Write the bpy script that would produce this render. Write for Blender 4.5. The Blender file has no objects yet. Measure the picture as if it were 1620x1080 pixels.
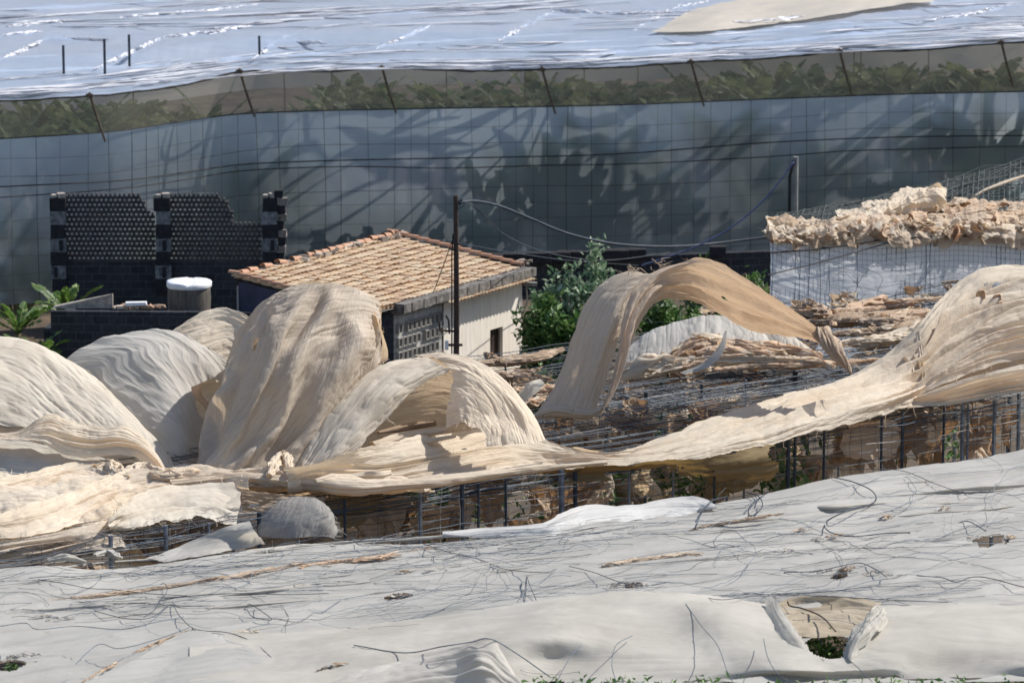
import bpy, bmesh, math, random
import numpy as np
from mathutils import Vector, Matrix
R = math.radians
random.seed(7)
rng = np.random.RandomState(11)
sc = bpy.context.scene
col = sc.collection

# ---------------------------------------------------------------- camera, sky, sun, exposure
H, PITCH, F = 30.0, R(11.0), 7500.0
cam_d = bpy.data.cameras.new('camera'); cam = bpy.data.objects.new('camera', cam_d); col.objects.link(cam)
cam.location = (0, 0, H); cam.rotation_euler = (math.pi/2 - PITCH, 0, 0)
cam_d.sensor_width = 36.0; cam_d.lens = 36.0*F/1620.0
cam_d.clip_start = 1.0; cam_d.clip_end = 4000.0
cam_d.dof.use_dof = True; cam_d.dof.focus_distance = 112.5; cam_d.dof.aperture_fstop = 1.5
sc.camera = cam
SUN_AZ, SUN_EL = R(24.0), R(46.0)          # azimuth measured from +X towards +Y
sdir = Vector((math.cos(SUN_EL)*math.cos(SUN_AZ), math.cos(SUN_EL)*math.sin(SUN_AZ), math.sin(SUN_EL)))
world = bpy.data.worlds.new('World'); sc.world = world; world.use_nodes = True
wn = world.node_tree.nodes; wl = world.node_tree.links; wn.clear()
sky = wn.new('ShaderNodeTexSky'); sky.sky_type = 'NISHITA'; sky.sun_disc = False
sky.sun_elevation = SUN_EL; sky.sun_rotation = math.pi/2 - SUN_AZ
bg = wn.new('ShaderNodeBackground'); bg.inputs[1].default_value = 0.11
wo = wn.new('ShaderNodeOutputWorld'); wl.new(sky.outputs[0], bg.inputs[0]); wl.new(bg.outputs[0], wo.inputs[0])
sl = bpy.data.lights.new('sun', 'SUN'); sl.energy = 4.6; sl.angle = R(0.53); sl.color = (1.0, 0.95, 0.87)
so = bpy.data.objects.new('sun', sl); col.objects.link(so)
so.rotation_euler = sdir.to_track_quat('Z', 'Y').to_euler(); so.location = (60, 100, 80)
sc.view_settings.view_transform = 'Standard'; sc.view_settings.look = 'None'
sc.view_settings.exposure = 0.38; sc.view_settings.gamma = 1.0

# ---------------------------------------------------------------- helpers
def ray(px, py):
    a = (px-810.0)/F; b = (540.0-py)/F
    return np.array([a, math.cos(PITCH)+b*math.sin(PITCH), -math.sin(PITCH)+b*math.cos(PITCH)])
CP = np.array([0., 0., H])
def W(px, py, D):
    d = ray(px, py); return CP + d*(D/d[1])
def Zp(px, py, z):
    d = ray(px, py); return CP + d*((z-H)/d[2])

def _h(ix, iy, s):
    n = (ix.astype(np.int64)*374761393 + iy.astype(np.int64)*668265263 + s*982451653) & 0xffffffff
    n = ((n ^ (n >> 13))*1274126177) & 0xffffffff
    n = n ^ (n >> 16)
    return (n & 0xffffff)/float(0xffffff)
def vn(x, y, s=0):
    x = np.asarray(x, float); y = np.asarray(y, float)
    x, y = np.broadcast_arrays(x, y)
    ix = np.floor(x); iy = np.floor(y); fx = x-ix; fy = y-iy
    fx = fx*fx*fx*(fx*(fx*6-15)+10); fy = fy*fy*fy*(fy*(fy*6-15)+10)
    ix = ix.astype(np.int64); iy = iy.astype(np.int64)
    a = _h(ix, iy, s); b = _h(ix+1, iy, s); c = _h(ix, iy+1, s); d = _h(ix+1, iy+1, s)
    return (a+(b-a)*fx)*(1-fy) + (c+(d-c)*fx)*fy - 0.5
def fbm(x, y, s=0, o=4):
    t = 0; a = 1.0
    for k in range(o):
        t = t + a*vn(x*2**k+17.3*k, y*2**k+5.1*k, s+k); a *= 0.5
    return t
def ridge(x, y, s=0):
    return 1.0 - 2.0*np.abs(2*vn(x, y, s))**0.8

def cr(P, n, closed=False):
    """Catmull-Rom resample of points P (k,3) to n points, even in arc length."""
    P = np.asarray(P, float); k = len(P)
    if k == 2: P = np.vstack([P[0], (P[0]+P[1])/2, P[1]]); k = 3
    Q = np.vstack([2*P[0]-P[1], P, 2*P[-1]-P[-2]])
    m = max(8, 24); out = []
    for i in range(k-1):
        p0, p1, p2, p3 = Q[i], Q[i+1], Q[i+2], Q[i+3]
        t = np.linspace(0, 1, m, endpoint=False)[:, None]
        out.append(0.5*((2*p1)+(-p0+p2)*t+(2*p0-5*p1+4*p2-p3)*t**2+(-p0+3*p1-3*p2+p3)*t**3))
    out.append(P[-1:]); C = np.vstack(out)
    s = np.concatenate([[0], np.cumsum(np.linalg.norm(np.diff(C, axis=0), axis=1))])
    if s[-1] < 1e-6: return np.repeat(P[:1], n, axis=0)
    u = np.linspace(0, s[-1], n)
    return np.stack([np.interp(u, s, C[:, j]) for j in range(C.shape[1])], axis=1)

def mesh_from(name, verts, faces, mats, parent=None, smooth=True, uvs=None, midx=None):
    me = bpy.data.meshes.new(name)
    me.from_pydata([tuple(map(float, v)) for v in verts], [], [tuple(map(int, f)) for f in faces])
    if not isinstance(mats, (list, tuple)): mats = [mats]
    for m in mats: me.materials.append(m)
    if uvs is not None:
        ul = me.uv_layers.new(name='UVMap'); li = np.empty(len(me.loops), np.int32); me.loops.foreach_get('vertex_index', li)
        ul.data.foreach_set('uv', np.asarray(uvs, np.float32)[li].ravel())
    if midx is not None: me.polygons.foreach_set('material_index', np.asarray(midx, np.int32))
    me.polygons.foreach_set('use_smooth', [smooth]*len(me.polygons)); me.update()
    o = bpy.data.objects.new(name, me); col.objects.link(o)
    if parent is not None:
        o.parent = parent
        o.matrix_parent_inverse = Matrix.Translation(parent.location).inverted() if parent.rotation_euler[2] == 0 else Matrix.Identity(4)
    return o
def tag(o, label=None, cat=None, group=None, kind=None):
    if label: o['label'] = label
    if cat: o['category'] = cat
    if group: o['group'] = group
    if kind: o['kind'] = kind
    return o
def empty(name, loc, label=None, cat=None, group=None):
    o = bpy.data.objects.new(name, None); col.objects.link(o); o.location = tuple(map(float, loc))
    return tag(o, label, cat, group)
def copy_thing(o, loc, rz=0, scale=1, label=None):
    c = o.copy(); col.objects.link(c); c.location = tuple(map(float, loc)); c.rotation_euler = (0, 0, rz); c.scale = (scale,)*3
    if label: c['label'] = label
    for ch in list(o.children):
        d = ch.copy(); col.objects.link(d); d.parent = c
        for g in list(ch.children):
            e = g.copy(); col.objects.link(e); e.parent = d
    return c

class MB:
    def __init__(s): s.v = []; s.f = []; s.m = []; s.uv = []
    def add(s, v, f, mi=0, uv=None):
        b = len(s.v); s.v.extend([tuple(map(float, q)) for q in v]); s.f.extend([tuple(b+int(i) for i in q) for q in f]); s.m.extend([mi]*len(f))
        s.uv.extend(uv if uv is not None else [(0, 0)]*len(v))
    def box(s, c, size, rz=0, mi=0, ry=0, rx=0, jit=0):
        hx, hy, hz = [q/2 for q in size]
        M = Matrix.Translation(tuple(map(float, c))) @ Matrix.Rotation(rz, 4, 'Z') @ Matrix.Rotation(ry, 4, 'Y') @ Matrix.Rotation(rx, 4, 'X')
        v = [M @ Vector((sx*hx*(1+jit*random.uniform(-1, 1)), sy*hy*(1+jit*random.uniform(-1, 1)), sz*hz*(1+jit*random.uniform(-1, 1)))) for sx in (-1, 1) for sy in (-1, 1) for sz in (-1, 1)]
        s.add(v, [(0, 1, 3, 2), (4, 6, 7, 5), (0, 4, 5, 1), (2, 3, 7, 6), (0, 2, 6, 4), (1, 5, 7, 3)], mi)
    def tube(s, P, r, n=4, mi=0, cap=True):
        P = np.asarray(P, float); k = len(P); r = np.broadcast_to(np.asarray(r, float), (k,))
        T = np.gradient(P, axis=0); T /= np.linalg.norm(T, axis=1)[:, None]+1e-9
        ref = np.array([0, 0, 1.]) if abs(T[:, 2]).mean() < .8 else np.array([1., 0, 0])
        A = np.cross(T, ref); A /= np.linalg.norm(A, axis=1)[:, None]+1e-9; B = np.cross(T, A)
        v = []; 
        for i in range(k):
            for j in range(n):
                a = 2*math.pi*j/n; v.append(P[i]+r[i]*(math.cos(a)*A[i]+math.sin(a)*B[i]))
        f = [(i*n+j, i*n+(j+1) % n, (i+1)*n+(j+1) % n, (i+1)*n+j) for i in range(k-1) for j in range(n)]
        if cap: f += [tuple(range(n))[::-1], tuple((k-1)*n+j for j in range(n))]
        s.add(v, f, mi)
    def build(s, name, mats, parent=None, smooth=False):
        return mesh_from(name, s.v, s.f, mats, parent, smooth, s.uv, s.m)

# ---------------------------------------------------------------- materials
def nt(name):
    m = bpy.data.materials.new(name); m.use_nodes = True; t = m.node_tree; t.nodes.clear()
    return m, t.nodes, t.links
def ramp(N, L, src, stops):
    r = N.new('ShaderNodeValToRGB'); e = r.color_ramp.elements
    while len(e) < len(stops): e.new(0.5)
    for i, (p, c) in enumerate(stops): e[i].position = p; e[i].color = (*c, 1)
    L.new(src, r.inputs[0]); return r.outputs[0]
def noise(N, L, vec, scale, detail=4, rough=0.55, mscale=(1, 1, 1), rot=(0, 0, 0)):
    mp = N.new('ShaderNodeMapping'); mp.inputs['Scale'].default_value = mscale; mp.inputs['Rotation'].default_value = rot; L.new(vec, mp.inputs[0])
    n = N.new('ShaderNodeTexNoise'); n.inputs['Scale'].default_value = scale; n.inputs['Detail'].default_value = detail; n.inputs['Roughness'].default_value = rough
    L.new(mp.outputs[0], n.inputs['Vector']); return n.outputs[0]
def cloth_mat(name, c_main, c_dark, trans=0.35, tcol=None, streak=(0.35, 7.0), bump=0.6, bscale=1.0, rough=0.75, spec=0.15, patch=0.5, transp=0.0, coord='UV', dirt=None, dirt_amt=0.12, see=None):
    m, N, L = nt(name)
    tc = N.new('ShaderNodeTexCoord'); vec = tc.outputs[coord]
    big = noise(N, L, vec, 0.55, 5, 0.6)
    st = noise(N, L, vec, 1.0, 6, 0.62, (streak[0], streak[1], 1))
    cmix = N.new('ShaderNodeMix'); cmix.data_type = 'FLOAT'; cmix.inputs[0].default_value = patch
    L.new(st, cmix.inputs[2]); L.new(big, cmix.inputs[3])
    colr = ramp(N, L, cmix.outputs[0], [(0.3, c_dark), (0.58, c_main), (0.85, tuple(min(1, q*1.12) for q in c_main))])
    if dirt:
        dn = noise(N, L, vec, 1.7, 8, 0.7); dm = N.new('ShaderNodeMix'); dm.data_type = 'RGBA'
        df = ramp(N, L, dn, [(0.60, (0, 0, 0)), (0.78, (1, 1, 1))]); mu = N.new('ShaderNodeMath'); mu.operation = 'MULTIPLY'; mu.inputs[1].default_value = dirt_amt*4
        L.new(df, mu.inputs[0]); L.new(mu.outputs[0], dm.inputs[0]); L.new(colr, dm.inputs[6]); dm.inputs[7].default_value = (*dirt, 1); colr = dm.outputs[2]
    fine = noise(N, L, vec, 9*bscale, 4, 0.6, (0.28, 1.6, 1), (0, 0, 0.12))
    fine2 = noise(N, L, vec, 34*bscale, 3, 0.6, (0.35, 1.2, 1), (0, 0, -0.2))
    b1 = N.new('ShaderNodeBump'); b1.inputs['Strength'].default_value = bump; b1.inputs['Distance'].default_value = 0.05/bscale
    b2 = N.new('ShaderNodeBump'); b2.inputs['Strength'].default_value = bump*0.6; b2.inputs['Distance'].default_value = 0.014/bscale
    L.new(fine, b1.inputs['Height']); L.new(fine2, b2.inputs['Height']); L.new(b1.outputs[0], b2.inputs['Normal'])
    p = N.new('ShaderNodeBsdfPrincipled'); p.inputs['Roughness'].default_value = rough; p.inputs['Specular IOR Level'].default_value = spec
    L.new(colr, p.inputs['Base Color']); L.new(b2.outputs[0], p.inputs['Normal'])
    t = N.new('ShaderNodeBsdfTranslucent'); L.new(b2.outputs[0], t.inputs['Normal'])
    if tcol:
        tm = N.new('ShaderNodeMix'); tm.data_type = 'RGBA'; tm.blend_type = 'MULTIPLY'; tm.inputs[0].default_value = 1.0
        L.new(colr, tm.inputs[6]); tm.inputs[7].default_value = (*tcol, 1); L.new(tm.outputs[2], t.inputs[0])
    else: L.new(colr, t.inputs[0])
    mx = N.new('ShaderNodeMixShader'); mx.inputs[0].default_value = trans; L.new(p.outputs[0], mx.inputs[1]); L.new(t.outputs[0], mx.inputs[2])
    out = N.new('ShaderNodeOutputMaterial'); last = mx.outputs[0]
    if transp > 0:
        tr = N.new('ShaderNodeBsdfTransparent'); m2 = N.new('ShaderNodeMixShader'); m2.inputs[0].default_value = transp
        L.new(last, m2.inputs[1]); L.new(tr.outputs[0], m2.inputs[2]); last = m2.outputs[0]
    L.new(last, out.inputs[0]); return m
def solid(name, c, c2=None, rough=0.8, scale=4.0, bump=0.3, spec=0.3, metal=0, coord='Object', stretch=(1, 1, 1), trans=0):
    m, N, L = nt(name); tc = N.new('ShaderNodeTexCoord'); n = noise(N, L, tc.outputs[coord], scale, 7, 0.65, stretch)
    c2 = c2 or tuple(q*0.6 for q in c)
    colr = ramp(N, L, n, [(0.35, c2), (0.65, c)])
    p = N.new('ShaderNodeBsdfPrincipled'); p.inputs['Roughness'].default_value = rough; p.inputs['Specular IOR Level'].default_value = spec; p.inputs['Metallic'].default_value = metal
    b = N.new('ShaderNodeBump'); b.inputs['Strength'].default_value = bump; b.inputs['Distance'].default_value = 0.03; L.new(n, b.inputs['Height'])
    L.new(colr, p.inputs['Base Color']); L.new(b.outputs[0], p.inputs['Normal'])
    last = p.outputs[0]
    if trans:
        t = N.new('ShaderNodeBsdfTranslucent'); L.new(colr, t.inputs[0]); mx = N.new('ShaderNodeMixShader'); mx.inputs[0].default_value = trans
        L.new(last, mx.inputs[1]); L.new(t.outputs[0], mx.inputs[2]); last = mx.outputs[0]
    o = N.new('ShaderNodeOutputMaterial'); L.new(last, o.inputs[0]); return m
def island_mat(name, stops, rough=0.85, bump=0.4, scale=14, trans=0.0, spec=0.2, nmix=0.5):
    m, N, L = nt(name); g = N.new('ShaderNodeNewGeometry'); tc = N.new('ShaderNodeTexCoord')
    n = noise(N, L, tc.outputs['Object'], scale, 6, 0.65)
    mx = N.new('ShaderNodeMix'); mx.data_type = 'FLOAT'; mx.inputs[0].default_value = nmix; L.new(g.outputs['Random Per Island'], mx.inputs[2]); L.new(n, mx.inputs[3])
    colr = ramp(N, L, mx.outputs[0], stops)
    p = N.new('ShaderNodeBsdfPrincipled'); p.inputs['Roughness'].default_value = rough; p.inputs['Specular IOR Level'].default_value = spec; L.new(colr, p.inputs['Base Color'])
    b = N.new('ShaderNodeBump'); b.inputs['Strength'].default_value = bump; b.inputs['Distance'].default_value = 0.02; L.new(n, b.inputs['Height']); L.new(b.outputs[0], p.inputs['Normal'])
    last = p.outputs[0]
    if trans:
        t = N.new('ShaderNodeBsdfTranslucent'); L.new(colr, t.inputs[0]); ms = N.new('ShaderNodeMixShader'); ms.inputs[0].default_value = trans
        L.new(last, ms.inputs[1]); L.new(t.outputs[0], ms.inputs[2]); last = ms.outputs[0]
    o = N.new('ShaderNodeOutputMaterial'); L.new(last, o.inputs[0]); return m
def brick_mat(name, c1, c2, mort, bw, bh, msize=0.03, bump=0.5, rough=0.9):
    m, N, L = nt(name); tc = N.new('ShaderNodeTexCoord')
    bt = N.new('ShaderNodeTexBrick'); bt.inputs['Scale'].default_value = 1.0; bt.inputs['Brick Width'].default_value = bw; bt.inputs['Row Height'].default_value = bh
    bt.inputs['Mortar Size'].default_value = msize; bt.inputs['Color1'].default_value = (*c1, 1); bt.inputs['Color2'].default_value = (*c2, 1); bt.inputs['Mortar'].default_value = (*mort, 1)
    bt.inputs['Mortar Smooth'].default_value = 0.3
    L.new(tc.outputs['UV'], bt.inputs['Vector'])
    n = noise(N, L, tc.outputs['UV'], 6, 7, 0.7); mx = N.new('ShaderNodeMix'); mx.data_type = 'RGBA'; mx.blend_type = 'MULTIPLY'; mx.inputs[0].default_value = 0.8
    L.new(bt.outputs[0], mx.inputs[6]); L.new(ramp(N, L, n, [(0.3, (0.5, 0.5, 0.5)), (0.7, (1.2, 1.2, 1.2))]), mx.inputs[7])
    p = N.new('ShaderNodeBsdfPrincipled'); p.inputs['Roughness'].default_value = rough; p.inputs['Specular IOR Level'].default_value = 0.15; L.new(mx.outputs[2], p.inputs['Base Color'])
    b = N.new('ShaderNodeBump'); b.inputs['Strength'].default_value = bump; b.inputs['Distance'].default_value = 0.04; L.new(bt.outputs[1], b.inputs['Height']); b.invert = True
    b2 = N.new('ShaderNodeBump'); b2.inputs['Strength'].default_value = 0.5; b2.inputs['Distance'].default_value = 0.03; L.new(n, b2.inputs['Height']); L.new(b.outputs[0], b2.inputs['Normal'])
    L.new(b2.outputs[0], p.inputs['Normal']); o = N.new('ShaderNodeOutputMaterial'); L.new(p.outputs[0], o.inputs[0]); return m

M = {}
M['cream'] = cloth_mat('cream_cloth', (0.84, 0.755, 0.63), (0.68, 0.575, 0.45), 0.38, (1.0, 0.86, 0.68), bump=0.85, dirt=(0.42, 0.30, 0.2), dirt_amt=0.05)
M['grey_cream'] = cloth_mat('grey_cream_cloth', (0.69, 0.61, 0.515), (0.50, 0.42, 0.335), 0.36, (1.0, 0.87, 0.72), streak=(0.3, 9), bump=1.0, dirt=(0.35, 0.27, 0.2), dirt_amt=0.06)
M['pale'] = cloth_mat('pale_cloth', (0.82, 0.76, 0.66), (0.60, 0.53, 0.44), 0.42, (1.0, 0.92, 0.8), bump=0.45, patch=0.65)
M['grey'] = cloth_mat('grey_cloth', (0.62, 0.60, 0.56), (0.47, 0.44, 0.40), 0.35, (1, .95, .88), bump=0.35, patch=0.8)
M['peach'] = cloth_mat('peach_cloth', (0.76, 0.60, 0.45), (0.56, 0.40, 0.27), 0.35, (1.0, 0.80, 0.62), bump=0.9, dirt=(0.3, 0.2, 0.12), dirt_amt=0.08)
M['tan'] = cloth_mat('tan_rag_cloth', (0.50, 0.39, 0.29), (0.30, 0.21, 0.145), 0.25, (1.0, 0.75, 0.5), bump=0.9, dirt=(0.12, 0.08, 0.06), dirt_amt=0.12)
M['mustard'] = cloth_mat('mustard_shaded_cloth', (0.33, 0.25, 0.14), (0.2, 0.14, 0.07), 0.40, (1.0, 0.85, 0.5), bump=0.6)  # carries the shade of the long sheet's underside in its colour
M['fore'] = cloth_mat('white_shade_net', (0.575, 0.56, 0.525), (0.43, 0.42, 0.39), 0.35, None, streak=(0.35, 3.6), bump=0.5, patch=0.45, rough=0.5, spec=0.35, dirt=(0.30, 0.25, 0.19), dirt_amt=0.13)
M['fore2'] = cloth_mat('warm_white_shade_net', (0.59, 0.565, 0.515), (0.46, 0.435, 0.39), 0.35, None, streak=(0.5, 2.0), bump=0.22, patch=0.7, dirt=(0.36, 0.30, 0.23), dirt_amt=0.12)
M['bright'] = cloth_mat('bright_white_net', (0.70, 0.695, 0.68), (0.57, 0.56, 0.54), 0.3, None, bump=0.35)
M['brown'] = cloth_mat('brown_rag_shaded_cloth', (0.70, 0.585, 0.465), (0.50, 0.395, 0.30), 0.36, (1.0, 0.84, 0.68), bump=1.0, dirt=(0.25, 0.17, 0.11), dirt_amt=0.1)  # brown holds the shade under the arch arm; the rags share it
M['gauze'] = cloth_mat('grey_gauze', (0.55, 0.53, 0.50), (0.40, 0.38, 0.36), 0.4, None, streak=(.6, 7), bump=0.8, transp=0.22)
M['inner'] = cloth_mat('tan_inner_net', (0.52, 0.45, 0.35), (0.38, 0.31, 0.22), 0.3, None, streak=(.5, 2.5), bump=0.4, patch=.8)
M['wire'] = solid('dark_blue_wire', (0.045, 0.06, 0.085), (0.02, 0.028, 0.04), 0.6, 3)
M['wire2'] = solid('grey_blue_wire', (0.13, 0.16, 0.2), (0.06, 0.08, 0.1), 0.55, 3)
M['wire3'] = solid('pale_wire', (0.34, 0.33, 0.31), (0.18, 0.18, 0.18), 0.5, 3)
M['steel'] = solid('weathered_steel', (0.26, 0.28, 0.31), (0.10, 0.11, 0.13), 0.6, 6, 0.2)
M['darkpost'] = solid('dark_post', (0.06, 0.075, 0.1), (0.025, 0.03, 0.04), 0.75, 6)
M['rust'] = solid('rusty_pole', (0.085, 0.055, 0.045), (0.03, 0.025, 0.025), 0.8, 8)
M['brownpole'] = solid('brown_strut', (0.16, 0.12, 0.09), (0.06, 0.05, 0.04), 0.8, 8)
M['plaster'] = solid('cream_plaster', (0.88, 0.82, 0.74), (0.74, 0.67, 0.58), 0.9, 3.0, 0.25, stretch=(3, 3, 0.35))
M['concrete'] = solid('grey_concrete', (0.25, 0.23, 0.21), (0.085, 0.08, 0.075), 0.95, 5, 0.7)
M['pconcrete'] = solid('pale_concrete', (0.46, 0.41, 0.36), (0.22, 0.2, 0.18), 0.95, 5, 0.6)
M['lav'] = brick_mat('lava_block_wall', (0.030, 0.033, 0.04), (0.05, 0.055, 0.065), (0.075, 0.08, 0.09), 0.52, 0.26, 0.02)
M['blk'] = brick_mat('grey_block_wall', (0.44, 0.43, 0.41), (0.52, 0.50, 0.47), (0.34, 0.33, 0.31), 0.45, 0.22, 0.015)
M['darkblock'] = solid('dark_block', (0.03, 0.032, 0.038), (0.014, 0.015, 0.02), 0.95, 8, 0.5)
M['openblock'] = solid('dark_openwork_block', (0.085, 0.08, 0.08), (0.035, 0.036, 0.04), 0.95, 5, 0.4)
M['whitewash'] = solid('flaking_whitewash', (0.22, 0.24, 0.26), (0.07, 0.075, 0.08), 0.9, 7, 0.3)
M['tile'] = island_mat('clay_roof_tile', [(0.24, (0.36, 0.23, 0.15)), (0.36, (0.58, 0.41, 0.27)), (0.48, (0.68, 0.51, 0.34)), (0.60, (0.64, 0.54, 0.39)), (0.70, (0.50, 0.35, 0.24)), (0.85, (0.70, 0.59, 0.44))])
M['redtile'] = island_mat('red_clay_tile', [(0.25, (0.32, 0.17, 0.12)), (0.5, (0.46, 0.26, 0.17)), (0.8, (0.46, 0.36, 0.28))])
M['stone'] = island_mat('rough_stone', [(0.25, (0.12, 0.10, 0.09)), (0.5, (0.32, 0.27, 0.22)), (0.8, (0.5, 0.44, 0.37))])
M['rubble'] = island_mat('rubble', [(0.25, (0.30, 0.16, 0.1)), (0.5, (0.46, 0.33, 0.24)), (0.8, (0.6, 0.52, 0.44))])
M['white'] = solid('white_plastic', (0.82, 0.83, 0.85), (0.7, 0.7, 0.72), 0.5, 5, 0.2)
M['tank'] = solid('dull_tank', (0.16, 0.14, 0.12), (0.06, 0.055, 0.05), 0.8, 2.2, 0.2, stretch=(4, 4, 0.4))
M['purple'] = solid('dark_painted_gable', (0.085, 0.08, 0.13), (0.05, 0.05, 0.08), 0.85, 2, 0.1)
M['window'] = solid('brown_window', (0.075, 0.05, 0.04), (0.03, 0.022, 0.02), 0.7, 5)
M['soil'] = solid('dry_soil', (0.13, 0.095, 0.065), (0.05, 0.04, 0.03), 0.95, 0.8, 0.8, coord='Object')
M['leafg'] = island_mat('bright_banana_leaf', [(0.25, (0.045, 0.10, 0.02)), (0.5, (0.085, 0.17, 0.03)), (0.8, (0.17, 0.25, 0.06))], 0.5, 0.2, 4, 0.35, 0.4, 0.3)
M['leafd'] = island_mat('dull_banana_leaf', [(0.25, (0.04, 0.075, 0.03)), (0.5, (0.10, 0.14, 0.055)), (0.8, (0.22, 0.25, 0.11))], 0.55, 0.2, 4, 0.35, 0.3, 0.3)
M['leafs'] = island_mat('shrub_leaf', [(0.2, (0.04, 0.10, 0.022)), (0.5, (0.085, 0.18, 0.04)), (0.8, (0.18, 0.28, 0.09))], 0.5, 0.2, 4, 0.3, 0.4, 0.2)
M['leafp'] = island_mat('pale_shrub_leaf', [(0.2, (0.10, 0.19, 0.10)), (0.5, (0.22, 0.32, 0.18)), (0.8, (0.44, 0.52, 0.38))], 0.5, 0.2, 4, 0.3, 0.4, 0.2)
M['stem'] = solid('banana_stem', (0.17, 0.16, 0.07), (0.07, 0.06, 0.03), 0.7, 5, 0.3, stretch=(4, 4, .5))
M['dryleaf'] = island_mat('dry_banana_leaf', [(0.25, (0.14, 0.09, 0.05)), (0.7, (0.33, 0.24, 0.14))], 0.8, 0.2, 4, 0.3)
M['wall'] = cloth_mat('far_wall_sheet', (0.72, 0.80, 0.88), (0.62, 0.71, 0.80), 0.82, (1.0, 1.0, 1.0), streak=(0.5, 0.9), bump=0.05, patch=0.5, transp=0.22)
M['mesh'] = cloth_mat('brown_see_through_mesh', (0.60, 0.54, 0.43), (0.50, 0.46, 0.37), 0.5, None, bump=0.05, transp=0.68)
M['farroof'] = cloth_mat('sky_tinted_net_roof', (0.68, 0.80, 1.0), (0.56, 0.69, 0.94), 0.30, None, streak=(0.25, 2.2), bump=0.8, rough=0.33, spec=0.6, transp=0.40, patch=0.4)  # blue of the reflected sky is put into the base colour
M['farglint'] = cloth_mat('glint_white_ridge', (0.80, 0.80, 0.84), (0.58, 0.60, 0.68), 0.2, None, bump=0.8, rough=0.4, spec=0.5)  # white put in for the highlights along the net's ridges
M['fartan'] = cloth_mat('tan_net_roof', (0.58, 0.53, 0.46), (0.50, 0.46, 0.41), 0.25, None, bump=0.3, rough=0.6, streak=(.6, 2))
M['whitewall'] = cloth_mat('white_translucent_sheet', (0.88, 0.885, 0.91), (0.80, 0.80, 0.84), 0.55, None, bump=0.25, patch=0.6)
M['rope'] = solid('black_rope', (0.03, 0.028, 0.03), (0.015, 0.015, 0.017), 0.8, 5)
M['bluerope'] = solid('blue_rope', (0.13, 0.16, 0.30), (0.08, 0.10, 0.2), 0.7, 5)
M['netdark'] = solid('teal_dark_netting', (0.055, 0.068, 0.07), (0.025, 0.032, 0.035), 0.8, 6)

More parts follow.
